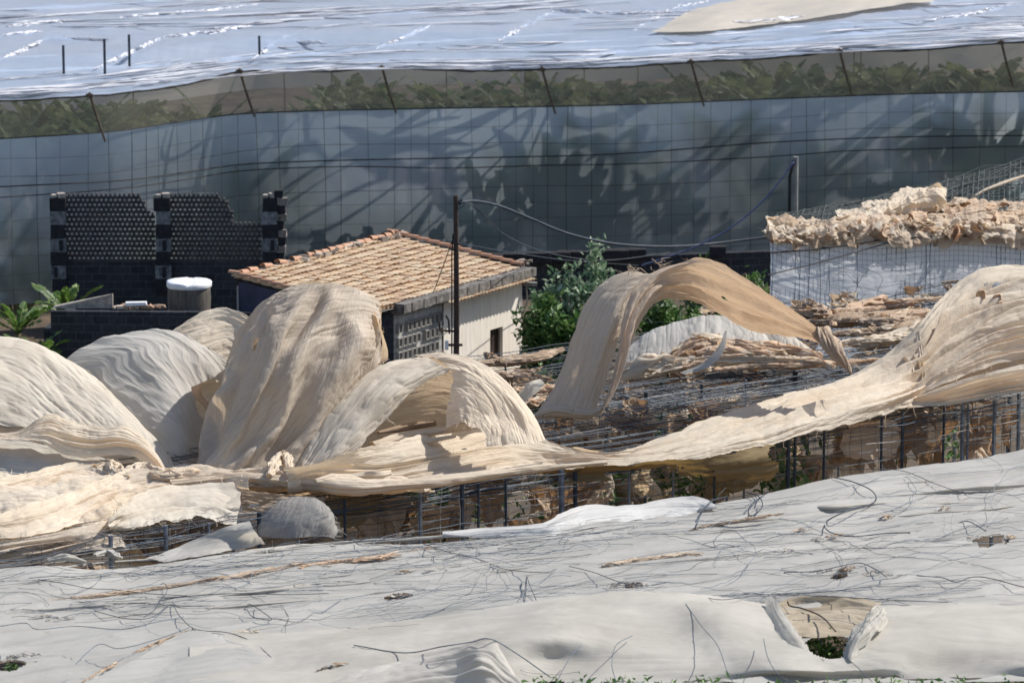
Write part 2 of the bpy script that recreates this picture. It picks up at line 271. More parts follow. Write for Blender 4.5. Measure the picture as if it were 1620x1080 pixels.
# ---------------------------------------------------------------- cloth building
def loft(name, rails, nu=140, nv=90, amp=0.05, fr=7, seed=0, mat=None, over=0, cut=0.0, fray=0, crump=0.0, edge=0.02, sharp=1.0, parent=None, hole=None, warp=0.12, creases=(), crk=1.0):
    """rails: lists of 3-D points running along the folds. Folds run along the rails, amplitude follows the local width."""
    nv = int(nv*1.7) if nv > 40 else nv; nu = int(nu*.8)
    C = np.stack([cr(r, nu) for r in rails])                    # (k,nu,3)
    S = np.stack([cr(C[:, i], nv) for i in range(nu)])            # (nu,nv,3)
    u = np.linspace(0, 1, nu)[:, None]; v = np.linspace(0, 1, nv)[None, :]
    wid = np.linalg.norm(np.diff(S, axis=1), axis=2).sum(1)[:, None]; leng = np.linalg.norm(np.diff(S, axis=0), axis=2).sum(0).mean()
    Tu = np.gradient(S, axis=0); Tv = np.gradient(S, axis=1); Nn = np.cross(Tu, Tv); Nn /= np.linalg.norm(Nn, axis=2)[:, :, None]+1e-9
    vv = v + warp*fbm(u*3, v*1.5, seed+50, 3)*(1) ; uu = u*leng
    f = 0.0
    for k, (q, a) in enumerate(((.8, .8), (1.9, .6), (4.3, .42), (9.1, .17), (19., .05))):
        msk = np.clip(.75+1.9*fbm(uu*.35+k, v*2.2+3*k, seed+60+k, 2), .08, 1.5)
        rg = ridge(vv*fr*q+3.1*k+.5*fbm(uu*.5, v*2, seed+70+k, 2), uu*(0.13+.09*k), seed+k*7); sm = 3.0*vn(vv*fr*q+3.1*k+.5*fbm(uu*.5, v*2, seed+70+k, 2), uu*(0.13+.09*k), seed+k*7)
        f = f + a*msk*(rg if k in (0, 2) else sm*(.8 if k == 1 else .6))
    d = amp*wid*f/ (fr**0.5) * 0.5
    for (ua, va, ub, vb, dep, cw) in creases:
        tt = np.clip((u-ua)/(ub-ua+1e-6), 0, 1); vc = va+(vb-va)*tt+.02*np.sin(tt*9); fade = np.clip((u-ua)*9+.2, 0, 1)*np.clip((ub-u)*9+.2, 0, 1)
        q_ = (v-vc)/cw; d = d + dep*fade*(np.exp(-q_*q_)-.6*np.exp(-((q_-1.5)/1.1)**2))
    yv = v*wid; wv = .5*fbm(uu*.6, yv*.8, seed+300, 3)
    d = d + min(crk, 1)*.13*fbm(uu*.45, yv*.6, seed+310, 2)*np.clip(wid/2.5, .1, 1)
    d = d + crk*(.022*ridge(uu*.7+wv, yv*2.2+wv*2, seed+301)+.015*ridge(uu*1.8-wv*2.5, yv*4.6+wv, seed+302)+.008*ridge(uu*4-wv*4, yv*8+wv*2, seed+304)+.016*fbm(uu*1.1, yv*2.2, seed+303, 4))*np.clip(wid/1.2, .25, 1)
    if crump: d = d + crump*(fbm(uu*1.3, v*wid*1.3, seed+31, 5) + 0.5*ridge(uu*2.1+v*2, v*wid*2.3, seed+33)*0.5)
    S = S + Nn*d[:, :, None]
    # ragged border
    ee = edge*wid.mean()
    jag = fbm(uu*2.1, 0*v, seed+90, 5)
    w0 = np.clip(1-v*12, 0, 1); w1 = np.clip(1-(1-v)*12, 0, 1)
    S = S + Tv/(np.linalg.norm(Tv, axis=2)[:, :, None]+1e-9)*(ee*(jag*w0 - fbm(uu*2.1, 0*v+9, seed+91, 5)*w1))[:, :, None]
    keep = np.ones((nu-1, nv-1), bool)
    if cut > 0:
        um = (u[:-1]+u[1:])/2; vm = (v[:, :-1]+v[:, 1:])/2
        h = fbm(um*leng*0.9, vm*wid.mean()*2.2, seed+200, 4); keep &= ~(h > cut)
    if hole is not None: keep &= ~hole(S)
    idx = np.arange(nu*nv).reshape(nu, nv)
    a = idx[:-1, :-1][keep]; b = idx[1:, :-1][keep]; c = idx[1:, 1:][keep]; e = idx[:-1, 1:][keep]
    F4 = np.stack([a, b, c, e], 1)
    vlen = (v*wid.mean())*np.ones((nu, 1)); UV = np.stack([(uu*np.ones((1, nv))+seed*3.7).ravel(), vlen.ravel()+seed*1.3], 1)
    verts = S.reshape(-1, 3)
    o = mesh_from(name, verts, F4, mat, parent, True, UV)
    if fray:
        mb = MB(); rr = random.Random(seed)
        for _ in range(fray):
            side = rr.choice((0, nv-1)); i = rr.randrange(nu); p = S[i, side]; t = Tv[i, side]/(np.linalg.norm(Tv[i, side])+1e-9)*(-1 if side == 0 else 1)
            ln = rr.uniform(.06, .28); q = p+t*ln*.5+np.array([rr.uniform(-.05, .05), 0, rr.uniform(-.06, .04)]); r2 = p+t*ln+np.array([rr.uniform(-.12, .12), rr.uniform(-.05, .05), rr.uniform(-.15, .05)])
            mb.tube([p-t*.03, q, r2], [.008, .006, .003], 3, cap=False)
        fo = mb.build('loose_thread', mat, o); fo['kind'] = 'stuff'
    return o

def bundle(name, pts, rad, mat, seed=0, nu=160, nv=30, flat=0.6, amp=0.35, twist=0.0, parent=None, crump=0.0):
    """A gathered, rolled run of cloth following pts."""
    P = cr(pts, nu); r = np.interp(np.linspace(0, 1, nu), np.linspace(0, 1, len(rad)), rad)
    T = np.gradient(P, axis=0); T /= np.linalg.norm(T, axis=1)[:, None]; Zv = np.array([0, 0, 1.]); A = np.cross(T, Zv); A /= np.linalg.norm(A, axis=1)[:, None]+1e-9; B = np.cross(A, T)
    L_ = np.linalg.norm(np.diff(P, axis=0), axis=1).sum(); u = np.linspace(0, 1, nu)[:, None]*L_; th = np.linspace(0, 2*np.pi, nv, endpoint=False)[None, :]
    tw = th+twist*u
    n = 0
    for k, (q, a) in enumerate(((1.3, .9), (2.7, .7), (5.5, .5), (11, .3))):
        n = n + a*ridge(np.cos(tw)*q+u*0.22*(1+k*.7), np.sin(tw)*q+7*k+.3*fbm(u*.8, 0*tw, seed+9+k, 2), seed+k)
    rr = r[:, None]*(1+amp*n*0.7+0.5*fbm(u*1.2, np.cos(th), seed+40, 3)) + crump*fbm(u*4, np.cos(th)*3+np.sin(th), seed+60, 4)
    S = P[:, None, :] + rr[:, :, None]*(np.cos(th)[:, :, None]*A[:, None, :] + flat*np.sin(th)[:, :, None]*B[:, None, :])
    idx = np.arange(nu*nv).reshape(nu, nv); nx = np.roll(idx, -1, axis=1)
    F4 = np.stack([idx[:-1].ravel(), idx[1:].ravel(), nx[1:].ravel(), nx[:-1].ravel()], 1)
    UV = np.stack([(u*np.ones((1, nv))+seed*2.1).ravel(), (np.ones((nu, 1))*np.abs(th-np.pi)*r.mean()*2).ravel()], 1)
    return mesh_from(name, S.reshape(-1, 3), F4, mat, parent, True, UV)
def crumple(name, pts, rad, n, mats, seed=0, size=(.5, 1.5), parent=None, upb=.25, nu=20, nv=13, jit=.3):
    """A heap of torn cloth: many small folded scraps pinned along pts."""
    rs = random.Random(seed); P = cr(pts, 200); r = np.interp(np.linspace(0, 1, 200), np.linspace(0, 1, len(rad)), rad)
    T = np.gradient(P, axis=0); T /= np.linalg.norm(T, axis=1)[:, None]; Zv = np.array([0, 0, 1.]); V = []; Fs = []; UV = []; MI = []
    u = np.linspace(0, 1, nu)[:, None]; v = np.linspace(0, 1, nv)[None, :]; idx = np.arange(nu*nv).reshape(nu, nv)
    for k in range(n):
        i = int(min(199, max(0, (k+rs.random())/n*200))); t = T[i]; a = np.cross(t, Zv); a /= np.linalg.norm(a)+1e-9; th = rs.uniform(-.5, math.pi+.3); o = P[i]+(a*math.cos(th)*-1+Zv*math.sin(th)*.75)*r[i]*rs.uniform(.3, 1.0)
        R_ = t+a*rs.gauss(0, jit)+Zv*rs.gauss(0, jit*.6); R_ /= np.linalg.norm(R_); nn = (a*math.cos(th)*-1+Zv*(math.sin(th)+upb)); nn -= R_*nn.dot(R_); nn /= np.linalg.norm(nn); sd = np.cross(nn, R_)
        ln = r[i]*rs.uniform(*size)*2; wd = r[i]*rs.uniform(.6, 1.7); s_ = seed*7+k*11; tap = 1-rs.uniform(0, .8)*u
        bend = rs.uniform(-.6, .9)*r[i]; D = .16*r[i]*ridge(v*rs.uniform(1.5, 3.5)+.5*fbm(u*1.5, v, s_+4, 2), u*.7, s_)+.22*r[i]*fbm(u*3, v*3, s_+1, 3) + .10*r[i]*ridge(v*7, u*1.1, s_+3) - bend*(u-.5)**2*2 - r[i]*rs.uniform(.2, 1.1)*(v-.5)**2
        X = (u-.5)*ln*(1-.7*(2*v-1)**4*rs.uniform(.3, 1))+.25*r[i]*fbm(u*2, v*2, s_+5, 2); Y = (v-.5)*wd*tap*np.sin(np.pi*(.08+.88*u))**.5+.8*r[i]*fbm(u*1.6, v*.6, s_+6, 2)
        S = o+X[:, :, None]*R_+Y[:, :, None]*sd+D[:, :, None]*nn; b = k*nu*nv; V.append(S.reshape(-1, 3)); q = idx+b
        kp = ~((fbm(u[:-1]*2.5, v[:, :-1]*2.5, s_+8, 3) > .38)*np.ones((nu-1, nv-1), bool))
        f = np.stack([q[:-1, :-1][kp], q[1:, :-1][kp], q[1:, 1:][kp], q[:-1, 1:][kp]], 1); Fs.append(f); MI += [rs.randrange(len(mats))]*len(f)
        UV.append(np.stack([(X+k*1.7+0*v).ravel(), (Y+k*.9+0*u).ravel()], 1))
    return mesh_from(name, np.vstack(V), np.vstack(Fs), mats, parent, True, np.vstack(UV), MI)
def roll(name, pts, rad, n, mats, seed=0, size=(1.5, 3.5)):
    o = bundle(name, pts, [q*.72 for q in rad], mats[0], seed, 200, 44, .7, .55, .35, None, .05)
    c = crumple('loose_fold', pts, [q*1.05 for q in rad], max(6, int(n*.55)), mats, seed+1, size, o, jit=.16, nu=26, nv=15); c['kind'] = 'stuff'
    return o
def rl(*pts): return [W(*p) for p in pts]
def rz(*pts): return [Zp(*p) for p in pts]

# ================================================================ SETTING
g = 60; xs = np.linspace(-1, 1, g)**3*900; ys = np.linspace(0, 1, g)
XX, YY = np.meshgrid(xs, 60+ys**2*1900 - 100*(1-ys)); ZZ = fbm(XX*.05, YY*.05, 3, 3)*0.15
idx = np.arange(g*g).reshape(g, g)
gr = mesh_from('ground', np.stack([XX, YY, ZZ], 2).reshape(-1, 3), np.stack([idx[:-1, :-1].ravel(), idx[:-1, 1:].ravel(), idx[1:, 1:].ravel(), idx[1:, :-1].ravel()], 1), M['soil'])
tag(gr, 'dry brown soil under the greenhouses', 'ground', kind='structure')

# ---------------------------------------------------------------- banana plants
def banana(seed, h=5.5, nl=10, L=2.3, mat='leafd', spread=1.0, wid=.30):
    rr = random.Random(seed); t = empty('banana_plant', (0, 0, 0))
    mb = MB(); P = [(0, 0, 0), (rr.uniform(-.1, .1), rr.uniform(-.1, .1), h*.35), (rr.uniform(-.2, .2), rr.uniform(-.2, .2), h*.62)]
    P = cr(P, 8); mb.tube(P, np.linspace(.17, .09, 8), 8); st = mb.build('trunk', M['stem'], t, True)
    top = P[-1]; mb = MB(); dr = MB()
    for k in range(nl+3):
        dry = k >= nl
        az = k*2.4+rr.uniform(-.4, .4); el = rr.uniform(.5, 1.45) if not dry else rr.uniform(-.2, .3); ln = L*rr.uniform(.75, 1.1)*(.8 if dry else 1)
        d = np.array([math.cos(az)*math.cos(el), math.sin(az)*math.cos(el), math.sin(el)]); droop = rr.uniform(.25, .9)*spread
        pts = []; n = 13
        for i in range(n):
            s_ = i/(n-1); pts.append(top + d*ln*s_ + np.array([0, 0, -droop*ln*.5*s_**2.2]) + np.array([math.cos(az), math.sin(az), 0])*ln*.25*s_**2*spread)
        pts = np.array(pts); T = np.gradient(pts, axis=0); T /= np.linalg.norm(T, axis=1)[:, None]; side = np.cross(T, [0, 0, 1.]); side /= np.linalg.norm(side, axis=1)[:, None]+1e-9; up = np.cross(side, T)
        roll = rr.uniform(-.7, .7); sd = side*math.cos(roll)+up*math.sin(roll)
        B = dr if dry else mb
        # torn lamina: separate strips either side of the midrib
        for sgn in (-1, 1):
            i = 1.6
            while i < n-1.05:
                w_ = rr.choice((.6, .9, 1.3, 2.2)); j = min(i+w_, n-1.0)
                def at(x):
                    q = int(min(x, n-1.001)); fr = x-q
                    return pts[q]*(1-fr)+pts[q+1]*fr, sd[q]*(1-fr)+sd[q+1]*fr, up[q]
                s0 = i/(n-1); s1 = j/(n-1)
                wf = lambda s_: wid*(1 if not dry else .5)*math.sin(math.pi*min(1, max(0, (s_-.08)/.95)))**.55
                a0, e0, u0 = at(i); a1, e1, u1 = at(j); dz = rr.uniform(-.35, .22)
                b0 = a0+sgn*e0*wf(s0)+u0*dz*wf(s0); b1 = a1+sgn*e1*wf(s1)*rr.uniform(.9, 1.05)+u1*dz*wf(s1)
                sh = T[min(int(i), n-1)]*rr.uniform(0.02, .1)
                B.add([a0, a1, b1+sh, b0+sh], [(0, 1, 2, 3)]); i = j
        B.tube(pts, np.linspace(.022, .006, n), 4, cap=False)
    mb.build('crown', M[mat], t, False)
    if nl: dr.build('dry_leaf', M['dryleaf'], t, False)
    return t
def fan_plant(seed, h, n, L, wid):
    """Banana plant whose leaves are pressed flat against a sheet (x-z plane)."""
    rr = random.Random(seed); t = empty('banana_plant', (0, 0, 0)); mb = MB(); mb.tube(cr([(0, 0, 0), (rr.uniform(-.1, .1), 0, h*.3), (rr.uniform(-.15, .15), 0, h*.55)], 8), np.linspace(.2, .12, 8), 8); mb.build('trunk', M['stem'], t, True); mb = MB(); top = np.array([0, 0, h*.52])
    for k in range(n):
        a = math.pi/2+(k-(n-1)/2)*rr.uniform(.36, .50)+rr.uniform(-.12, .12); ln = L*rr.uniform(.65, 1.08); m = 16; yo = rr.uniform(-.12, .12); cv = rr.uniform(.1, .5)*(1 if math.cos(a) > 0 else -1); P = [top.copy()]; aa = a
        for i in range(m): aa = aa-cv*.09*(i/m)*2; P.append(P[-1]+np.array([math.cos(aa), 0, math.sin(aa)])*ln/m)
        P = np.array(P); P[:, 1] = yo; T = np.gradient(P, axis=0); T /= np.linalg.norm(T, axis=1)[:, None]; sd = np.stack([T[:, 2], 0*T[:, 0], -T[:, 0]], 1)
        w_ = [wid*rr.uniform(.85, 1.1)*max(0.04, math.sin(math.pi*min(1, max(0, (i/m-.22)/.80))))**.6 if i/m > .22 else .03 for i in range(m+1)]
        for sg in (-1, 1):
            V = []
            for i in range(m+1): V += [P[i], P[i]+sg*sd[i]*w_[i]*rr.uniform(.8, 1.05)-T[i]*.05+np.array([0, rr.uniform(-.04, .04), 0])]
            mb.add(V, [(2*i, 2*i+2, 2*i+3, 2*i+1) for i in range(m)])
    mb.build('crown', M['leafd'], t, False); return t
fanB = [fan_plant(*q) for q in ((21, 5.4, 7, 2.3, .30), (22, 5.8, 6, 2.6, .34), (23, 5.0, 8, 2.0, .27), (24, 6.2, 5, 2.2, .32))]
protoB = [banana(s, h, nl, L, m, sp) for s, h, nl, L, m, sp in ((1, 6.4, 10, 2.3, 'leafd', .8), (2, 5.6, 9, 2.4, 'leafd', 1.), (3, 6.9, 10, 2.1, 'leafg', .6), (4, 6.0, 11, 2.2, 'leafd', .7))]

# ---------------------------------------------------------------- far greenhouse
wt = [(-80, 224), (0, 219), (120, 212), (200, 205), (300, 190), (380, 180), (500, 175), (640, 172), (820, 169), (1000, 165), (1250, 155), (1450, 148), (1700, 143)]
topw = cr([Zp(a, b, 6.1) for a, b in wt], 400)
def wall_at(px):                                   # plan point of the wall line under image column px at z = 6.1
    t = (px-810)/F; r_ = topw[:, 0]/((topw[:, 1])*math.cos(PITCH)+(H-6.1)*math.sin(PITCH)); i = np.interp(t, r_, np.arange(len(topw)))
    return np.array([np.interp(i, np.arange(len(topw)), topw[:, j]) for j in range(3)])
ropetop = [(-80, 166), (0, 160), (70, 156), (142, 152), (250, 141), (320, 128), (380, 113), (500, 113), (606, 108), (730, 112), (855, 110), (975, 106), (1092, 98), (1210, 93), (1327, 82), (1455, 79), (1582, 68), (1700, 62)]
tr = []
for a, b in ropetop: p = wall_at(a); tr.append(W(a, b, p[1]-0.15))
TR = cr(tr, 400)
fg = empty('net_greenhouse', wall_at(810)*np.array([1, 1, 0]), 'huge far greenhouse with dim sheet walls and a net roof tinted with sky blue', 'greenhouse')
nu, nv = 500, 60
base = np.stack([np.interp(np.linspace(0, 399, nu), np.arange(400), topw[:, j]) for j in range(3)], 1)
tang = np.gradient(base, axis=0); tang[:, 2] = 0; tang /= np.linalg.norm(tang, axis=1)[:, None]; nrm = np.stack([tang[:, 1], -tang[:, 0], 0*tang[:, 0]], 1)
sl_ = np.concatenate([[0], np.cumsum(np.linalg.norm(np.diff(base, axis=0), axis=1))])
zz = np.linspace(0.35, 6.1, nv); Uu = sl_[:, None]*np.ones((1, nv)); Vv = np.ones((nu, 1))*zz[None, :]
bil = 0.004*np.sin(Uu*2*math.pi/.84)*np.sin(Vv*math.pi/.95) + .05*fbm(Uu*.10+Vv*.05, Vv*.12, 5, 2) + .10*np.abs(2*vn(Uu*.16+Vv*.11, Vv*.04, 6)) - .07*np.abs(2*vn(Uu*.13-Vv*.10, Vv*.03, 7))
S = base[:, None, :]*np.array([1, 1, 0]) + np.array([0, 0, 1])*Vv[:, :, None] + nrm[:, None, :]*bil[:, :, None]
idx = np.arange(nu*nv).reshape(nu, nv)
mesh_from('wall_sheet', S.reshape(-1, 3), np.stack([idx[:-1, :-1].ravel(), idx[1:, :-1].ravel(), idx[1:, 1:].ravel(), idx[:-1, 1:].ravel()], 1), M['wall'], fg, True, np.stack([Uu.ravel(), Vv.ravel()], 1))
# rope grid in front of the sheet
mb = MB(); L_ = sl_[-1]
def wp(s_, z, off=.2): return np.array([np.interp(s_, sl_, base[:, 0])+np.interp(s_, sl_, nrm[:, 0])*off, np.interp(s_, sl_, base[:, 1])+np.interp(s_, sl_, nrm[:, 1])*off, z])
s_ = 0.2
while s_ < L_:
    mb.tube([wp(s_, 0.3), wp(s_+random.uniform(-.06, .06), 3.2, .24), wp(s_+random.uniform(-.04, .04), 6.1)], random.choice((.005, .007, .010)), 3, cap=False); s_ += random.uniform(.55, 1.0)
for z in (5.45, 4.85, 4.1, 3.3, 2.7, 2.1, 1.45, .9):
    n = 60; off = random.uniform(0, 9); rr_ = .022 if z in (4.1,) else random.choice((.006, .009))
    mb.tube([wp(q, z+.12*float(vn(q*.2, off))*1.6-.05*abs(math.sin(q*.28)), .22) for q in np.linspace(0, L_, n)], rr_, 3, cap=False)
mb.tube([wp(q, 4.45+.25*float(vn(q*.09, 4)), .26) for q in np.linspace(0, L_, 50)], .022, 4, cap=False)
mb.build('rope_grid', M['rope'], fg)
# see-through upper band, black edge rope, leaning struts
B0 = base; T0 = np.stack([np.interp(np.linspace(0, 399, nu), np.arange(400), TR[:, j]) for j in range(3)], 1)
# pair columns by x
xT = T0[:, 0]; T1 = np.stack([B0[:, 0]]+[np.interp(B0[:, 0], xT, T0[:, j]) for j in (1, 2)], 1); T1[:, 2] += .04*fbm(sl_*1.2, 0*sl_, 8, 4)
vv_ = np.linspace(0, 1, 8)[None, :, None]; S = B0[:, None, :]*(1-vv_)+T1[:, None, :]*vv_
idx = np.arange(nu*8).reshape(nu, 8)
mesh_from('upper_mesh', S.reshape(-1, 3), np.stack([idx[:-1, :-1].ravel(), idx[1:, :-1].ravel(), idx[1:, 1:].ravel(), idx[:-1, 1:].ravel()], 1), M['mesh'], fg, True, np.stack([(sl_[:, None]*np.ones((1, 8))).ravel(), (np.ones((nu, 1))*np.linspace(6.1, 7.5, 8)[None]).ravel()], 1))
mb = MB(); mb.tube(T1[::2]+np.array([0, -.03, 0]), .03+.025*np.abs(fbm(sl_[::2]*2, 0*sl_[::2], 3, 3)), 5); mb.tube(B0[::3]+np.array([0, -.08, 0]), .022, 4); mb.build('edge_rope', M['rope'], fg)
for a in (142, 380, 606, 855, 1092, 1327, 1582):
    p = wall_at(a); k = int(np.argmin(abs(T1[:, 0]-p[0]))); tp = T1[k]
    mb = MB(); mb.tube([tp+np.array([0, -.1, .12]), tp+np.array([.22, 0.0, -.7]), tp+np.array([.5, .1, -1.6])], [.05, .05, .04], 6); mb.box(tp+np.array([0, -.1, .02]), (.24, .14, .12)); mb.build('strut', M['brownpole'], fg)
for a in (524, 830, 925, 1350, 1362, 1470, 1010, 705, 450, 210):
    mb = MB(); p = wall_at(a); k = int(np.argmin(abs(T1[:, 0]-p[0]))); tp = T1[k]; mb.tube([tp+np.array([0, .3, 0]), tp+np.array([.02, .3, -1.5])], .022, 5)
    mb.build('thin_post', M['brownpole'], fg)
# roof net
nu2, nv2 = 420, 110
E = np.stack([np.interp(np.linspace(0, nu-1, nu2), np.arange(nu), T1[:, j]) for j in range(3)], 1)
vd = np.linspace(0, 1, nv2)[None, :]**1.3*58
Xr = E[:, 0:1]*(1+vd/150)+0*vd; Yr = E[:, 1:2]+vd; z0 = E[:, 2:3]*np.exp(-vd/9)+7.7*(1-np.exp(-vd/9))
def roofz(X, Y): return .25*fbm(X*.09, Y*.16, 21, 2)+.14*ridge(X*.07-Y*.05, Y*.35-X*.16, 22)+.025*ridge(X*.3, Y*1.6-X*.45, 24)+.02*fbm(X*1.1, Y*2.6, 25, 4)
Zr = z0 + roofz(Xr, Yr)*np.clip(vd/1.2, 0, 1)
idx = np.arange(nu2*nv2).reshape(nu2, nv2); Fq = np.stack([idx[:-1, :-1].ravel(), idx[1:, :-1].ravel(), idx[1:, 1:].ravel(), idx[:-1, 1:].ravel()], 1)
mesh_from('roof_net', np.stack([Xr+0*Zr, Yr, Zr], 2).reshape(-1, 3), Fq, M['farroof'], fg, True, np.stack([(Xr+0*Zr).ravel(), Yr.ravel()], 1))
def roof_pt(px, py, up=.06):
    z = 7.6
    for _ in range(4): p = Zp(px, py, z); e = np.interp(p[0], E[:, 0], E[:, 1]); ze = np.interp(p[0], E[:, 0], E[:, 2]); vdd = max(0, p[1]-e); z = ze*math.exp(-vdd/9)+7.7*(1-math.exp(-vdd/9))+float(roofz(p[0], p[1]))*min(1, vdd/1.2)+up
    return Zp(px, py, z)
# gathered seams on the roof; their white stands for sun glints
seams = [((-10, 97), (35, 80), (78, 61)), ((78, 61), (170, 64)), ((148, 110), (200, 86), (262, 58)), ((262, 58), (330, 52), (405, 40)), ((330, 54), (385, 44)), ((598, 77), (640, 60), (692, 38)), ((790, 64), (830, 42), (878, 16)), ((870, 14), (960, 22), (1060, 20)), ((1070, 40), (1200, 34), (1330, 22), (1480, 4)),
         ((1460, 34), (1540, 22), (1600, 8)), ((400, 94), (440, 66), (485, 46)), ((1000, 50), (1060, 18), (1120, 2)), ((10, 42), (110, 34)), ((190, 28), (320, 18), (410, 8)), ((420, 66), (520, 70)), ((0, 58), (60, 50))]
rs = random.Random(5)
for k, sm in enumerate(seams): crumple('glint_seam', [roof_pt(a, b, .02) for a, b in sm], [.06, .11, .09, .12, .05], 40, [M['farglint']], 300+k, (1.5, 5), fg, jit=.12, nu=12, nv=7)
for k in range(200):
    b0 = rs.choice((rs.uniform(-5, 48), rs.uniform(-5, 48), rs.uniform(8, 42)))
    a0 = rs.uniform(-120, 1600); ln = rs.uniform(60, 420); e = np.interp(a0, [q[0] for q in ropetop], [q[1] for q in ropetop])
    near = k % 3 != 0
    if near: b0 = e-rs.choice((rs.uniform(3, 16), rs.uniform(5, 44)))
    e1 = np.interp(a0+ln, [q[0] for q in ropetop], [q[1] for q in ropetop]); sl0 = (e1-e) if near else -ln*rs.uniform(.0, .09)
    bundle('glint_seam', [roof_pt(a0, b0), roof_pt(a0+ln*.5, b0+sl0*.5+rs.uniform(-2, 2)), roof_pt(a0+ln, b0+sl0)], [.01, rs.uniform(.02, .07), rs.uniform(.01, .05), rs.uniform(.02, .07), .01], M['farglint'], 400+k, 70, 7, .4, 1.2, parent=fg)
pts = [(1025, 52), (1085, 24), (1150, 6), (1240, -14), (1480, -14), (1475, 3), (1340, 20), (1220, 40), (1110, 50)]
r0 = [roof_pt(a, b, .12) for a, b in ((1028, 52), (1110, 51), (1220, 38), (1340, 20), (1478, 2))]; r1 = [roof_pt(a, b, .22) for a, b in ((1055, 38), (1130, 26), (1230, 14), (1340, 2), (1460, -12))]; r2 = [roof_pt(a, b, .12) for a, b in ((1085, 20), (1150, 4), (1250, -10), (1360, -22), (1460, -30))]
loft('tan_roof_patch', [r0, r1, r2], 80, 40, .008, 4, 31, M['fartan'], parent=fg, crk=.5)
for a, b, t_ in ((101, 113, 72), (166, 111, 62), (205, 105, 55), (411, 90, 57)):
    p = roof_pt(a, b); D = p[1]; mb = MB(); mb.tube([p-np.array([0, 0, .5]), W(a-1, t_, D)], .05, 6); mb.build('pole', M['darkpost'], fg)
# bananas inside: some press against the sheet, the rest stand behind
spots = [(415, .5, 2, 1.05, .25), (440, .45, 0, 1.0, .1), (372, .5, 1, .8, -.6), (215, .5, 3, .62, -.2), (262, .5, 3, .62, -.2), (5, .5, 0, .75, .1), (40, .5, 2, .6, -.1), (600, .6, 2, .85, -.7), (640, .45, 3, .62, -.2), (560, .7, 0, .8, -.8), (800, .8, 1, .95, -.3), (880, .5, 3, .95, .1), (925, .45, 1, 1.0, .3), (985, .4, 0, 1.05, .1), (1045, .5, 3, .8, 0), (960, .7, 2, 1.0, -.4), (1140, .5, 3, 1.1, .3), (1190, .5, 1, .85, .1), (1230, .6, 0, .7, -.3), (1330, .5, 3, .95, -.1), (1385, .6, 2, .8, -.5), (1420, .6, 0, .85, -.4), (1480, .45, 1, .98, .3), (1545, .4, 0, 1.15, .3), (1560, .6, 2, 1.1, 0), (1600, .5, 3, 1.1, .2), (1650, .5, 1, 1., .2), (730, .8, 2, .75, -.7)]
n0 = 0
def put_banana(p, k, sc_, lab):
    global n0
    src = protoB[k]
    o = copy_thing(src, p, random.choice((0, math.pi))+random.uniform(-.3, .3), sc_); o.scale = (sc_, sc_*.45, sc_); o['label'] = lab; o['category'] = 'banana plant'; o['group'] = 'banana plants silhouetted on the far wall' if 'silhouetted' in lab else ('small banana plants at the foot of the far wall' if 'crowded' in lab else 'banana plants under the far net roof')
    n0 += 1
lab1 = 'dark banana plant silhouetted against the dim sheet wall of the far greenhouse'
lab2 = 'olive green banana plant showing through the mesh band under the far net roof'
def put_fan(a, off, k, sc_, dz, lab):
    p = wall_at(a); q = wall_at(a+20); az = math.atan2(q[1]-p[1], q[0]-p[0]); p = p+np.array([0, .26+off*.12, 0]); p[2] = dz
    o = copy_thing(fanB[k], p, az, 1); o.scale = (sc_*random.choice((-1, 1)), .5, sc_); o['label'] = lab; o['category'] = 'banana plant'
    o['group'] = 'banana plants silhouetted on the far wall' if 'silhouetted' in lab else 'small banana plants at the foot of the far wall'
for a, off, k, sc_, dz in spots: put_fan(a, off, k, sc_, dz, lab1)
for a in range(-60, 1700, 12):
    p = wall_at(a+random.uniform(-9, 9))+np.array([0, random.uniform(2.4, 7.5), 0]); p[2] = random.uniform(.3, .9)
    if 200 < a < 270 or 330 < a < 520: p[2] = random.uniform(-.5, .2)
    elif a % 5 == 0: p[2] -= .6
    if a < 180: p[2] += .3
    put_banana(p, random.choice((0, 1, 3)), random.uniform(.95, 1.08), lab2)
lab3 = 'small dark banana plant crowded against the foot of the far sheet wall'
for a in range(-40, 1680, 34):
    put_fan(a+random.uniform(-12, 12), random.uniform(.3, .9), random.randrange(4), random.uniform(.55, .74), random.uniform(-.5, .2) if a > 460 else -1.2, lab3)
pw = [Zp(a, 150, 7.3)+np.array([0, 0, 0]) for a in (0,)]
ip = np.stack([B0[::10]+np.array([0, 10.5, -.6]), B0[::10]+np.array([0, 10.6, 1.35])], 1).reshape(-1, 3); n_ = len(ip)//2
mesh_from('inner_partition', ip, [(2*i, 2*i+2, 2*i+3, 2*i+1) for i in range(n_-1)], M['fartan'], fg, True, [(q[0], q[2]) for q in ip])
for o in protoB+fanB:
    for c in list(o.children): bpy.data.objects.remove(c)
    bpy.data.objects.remove(o)

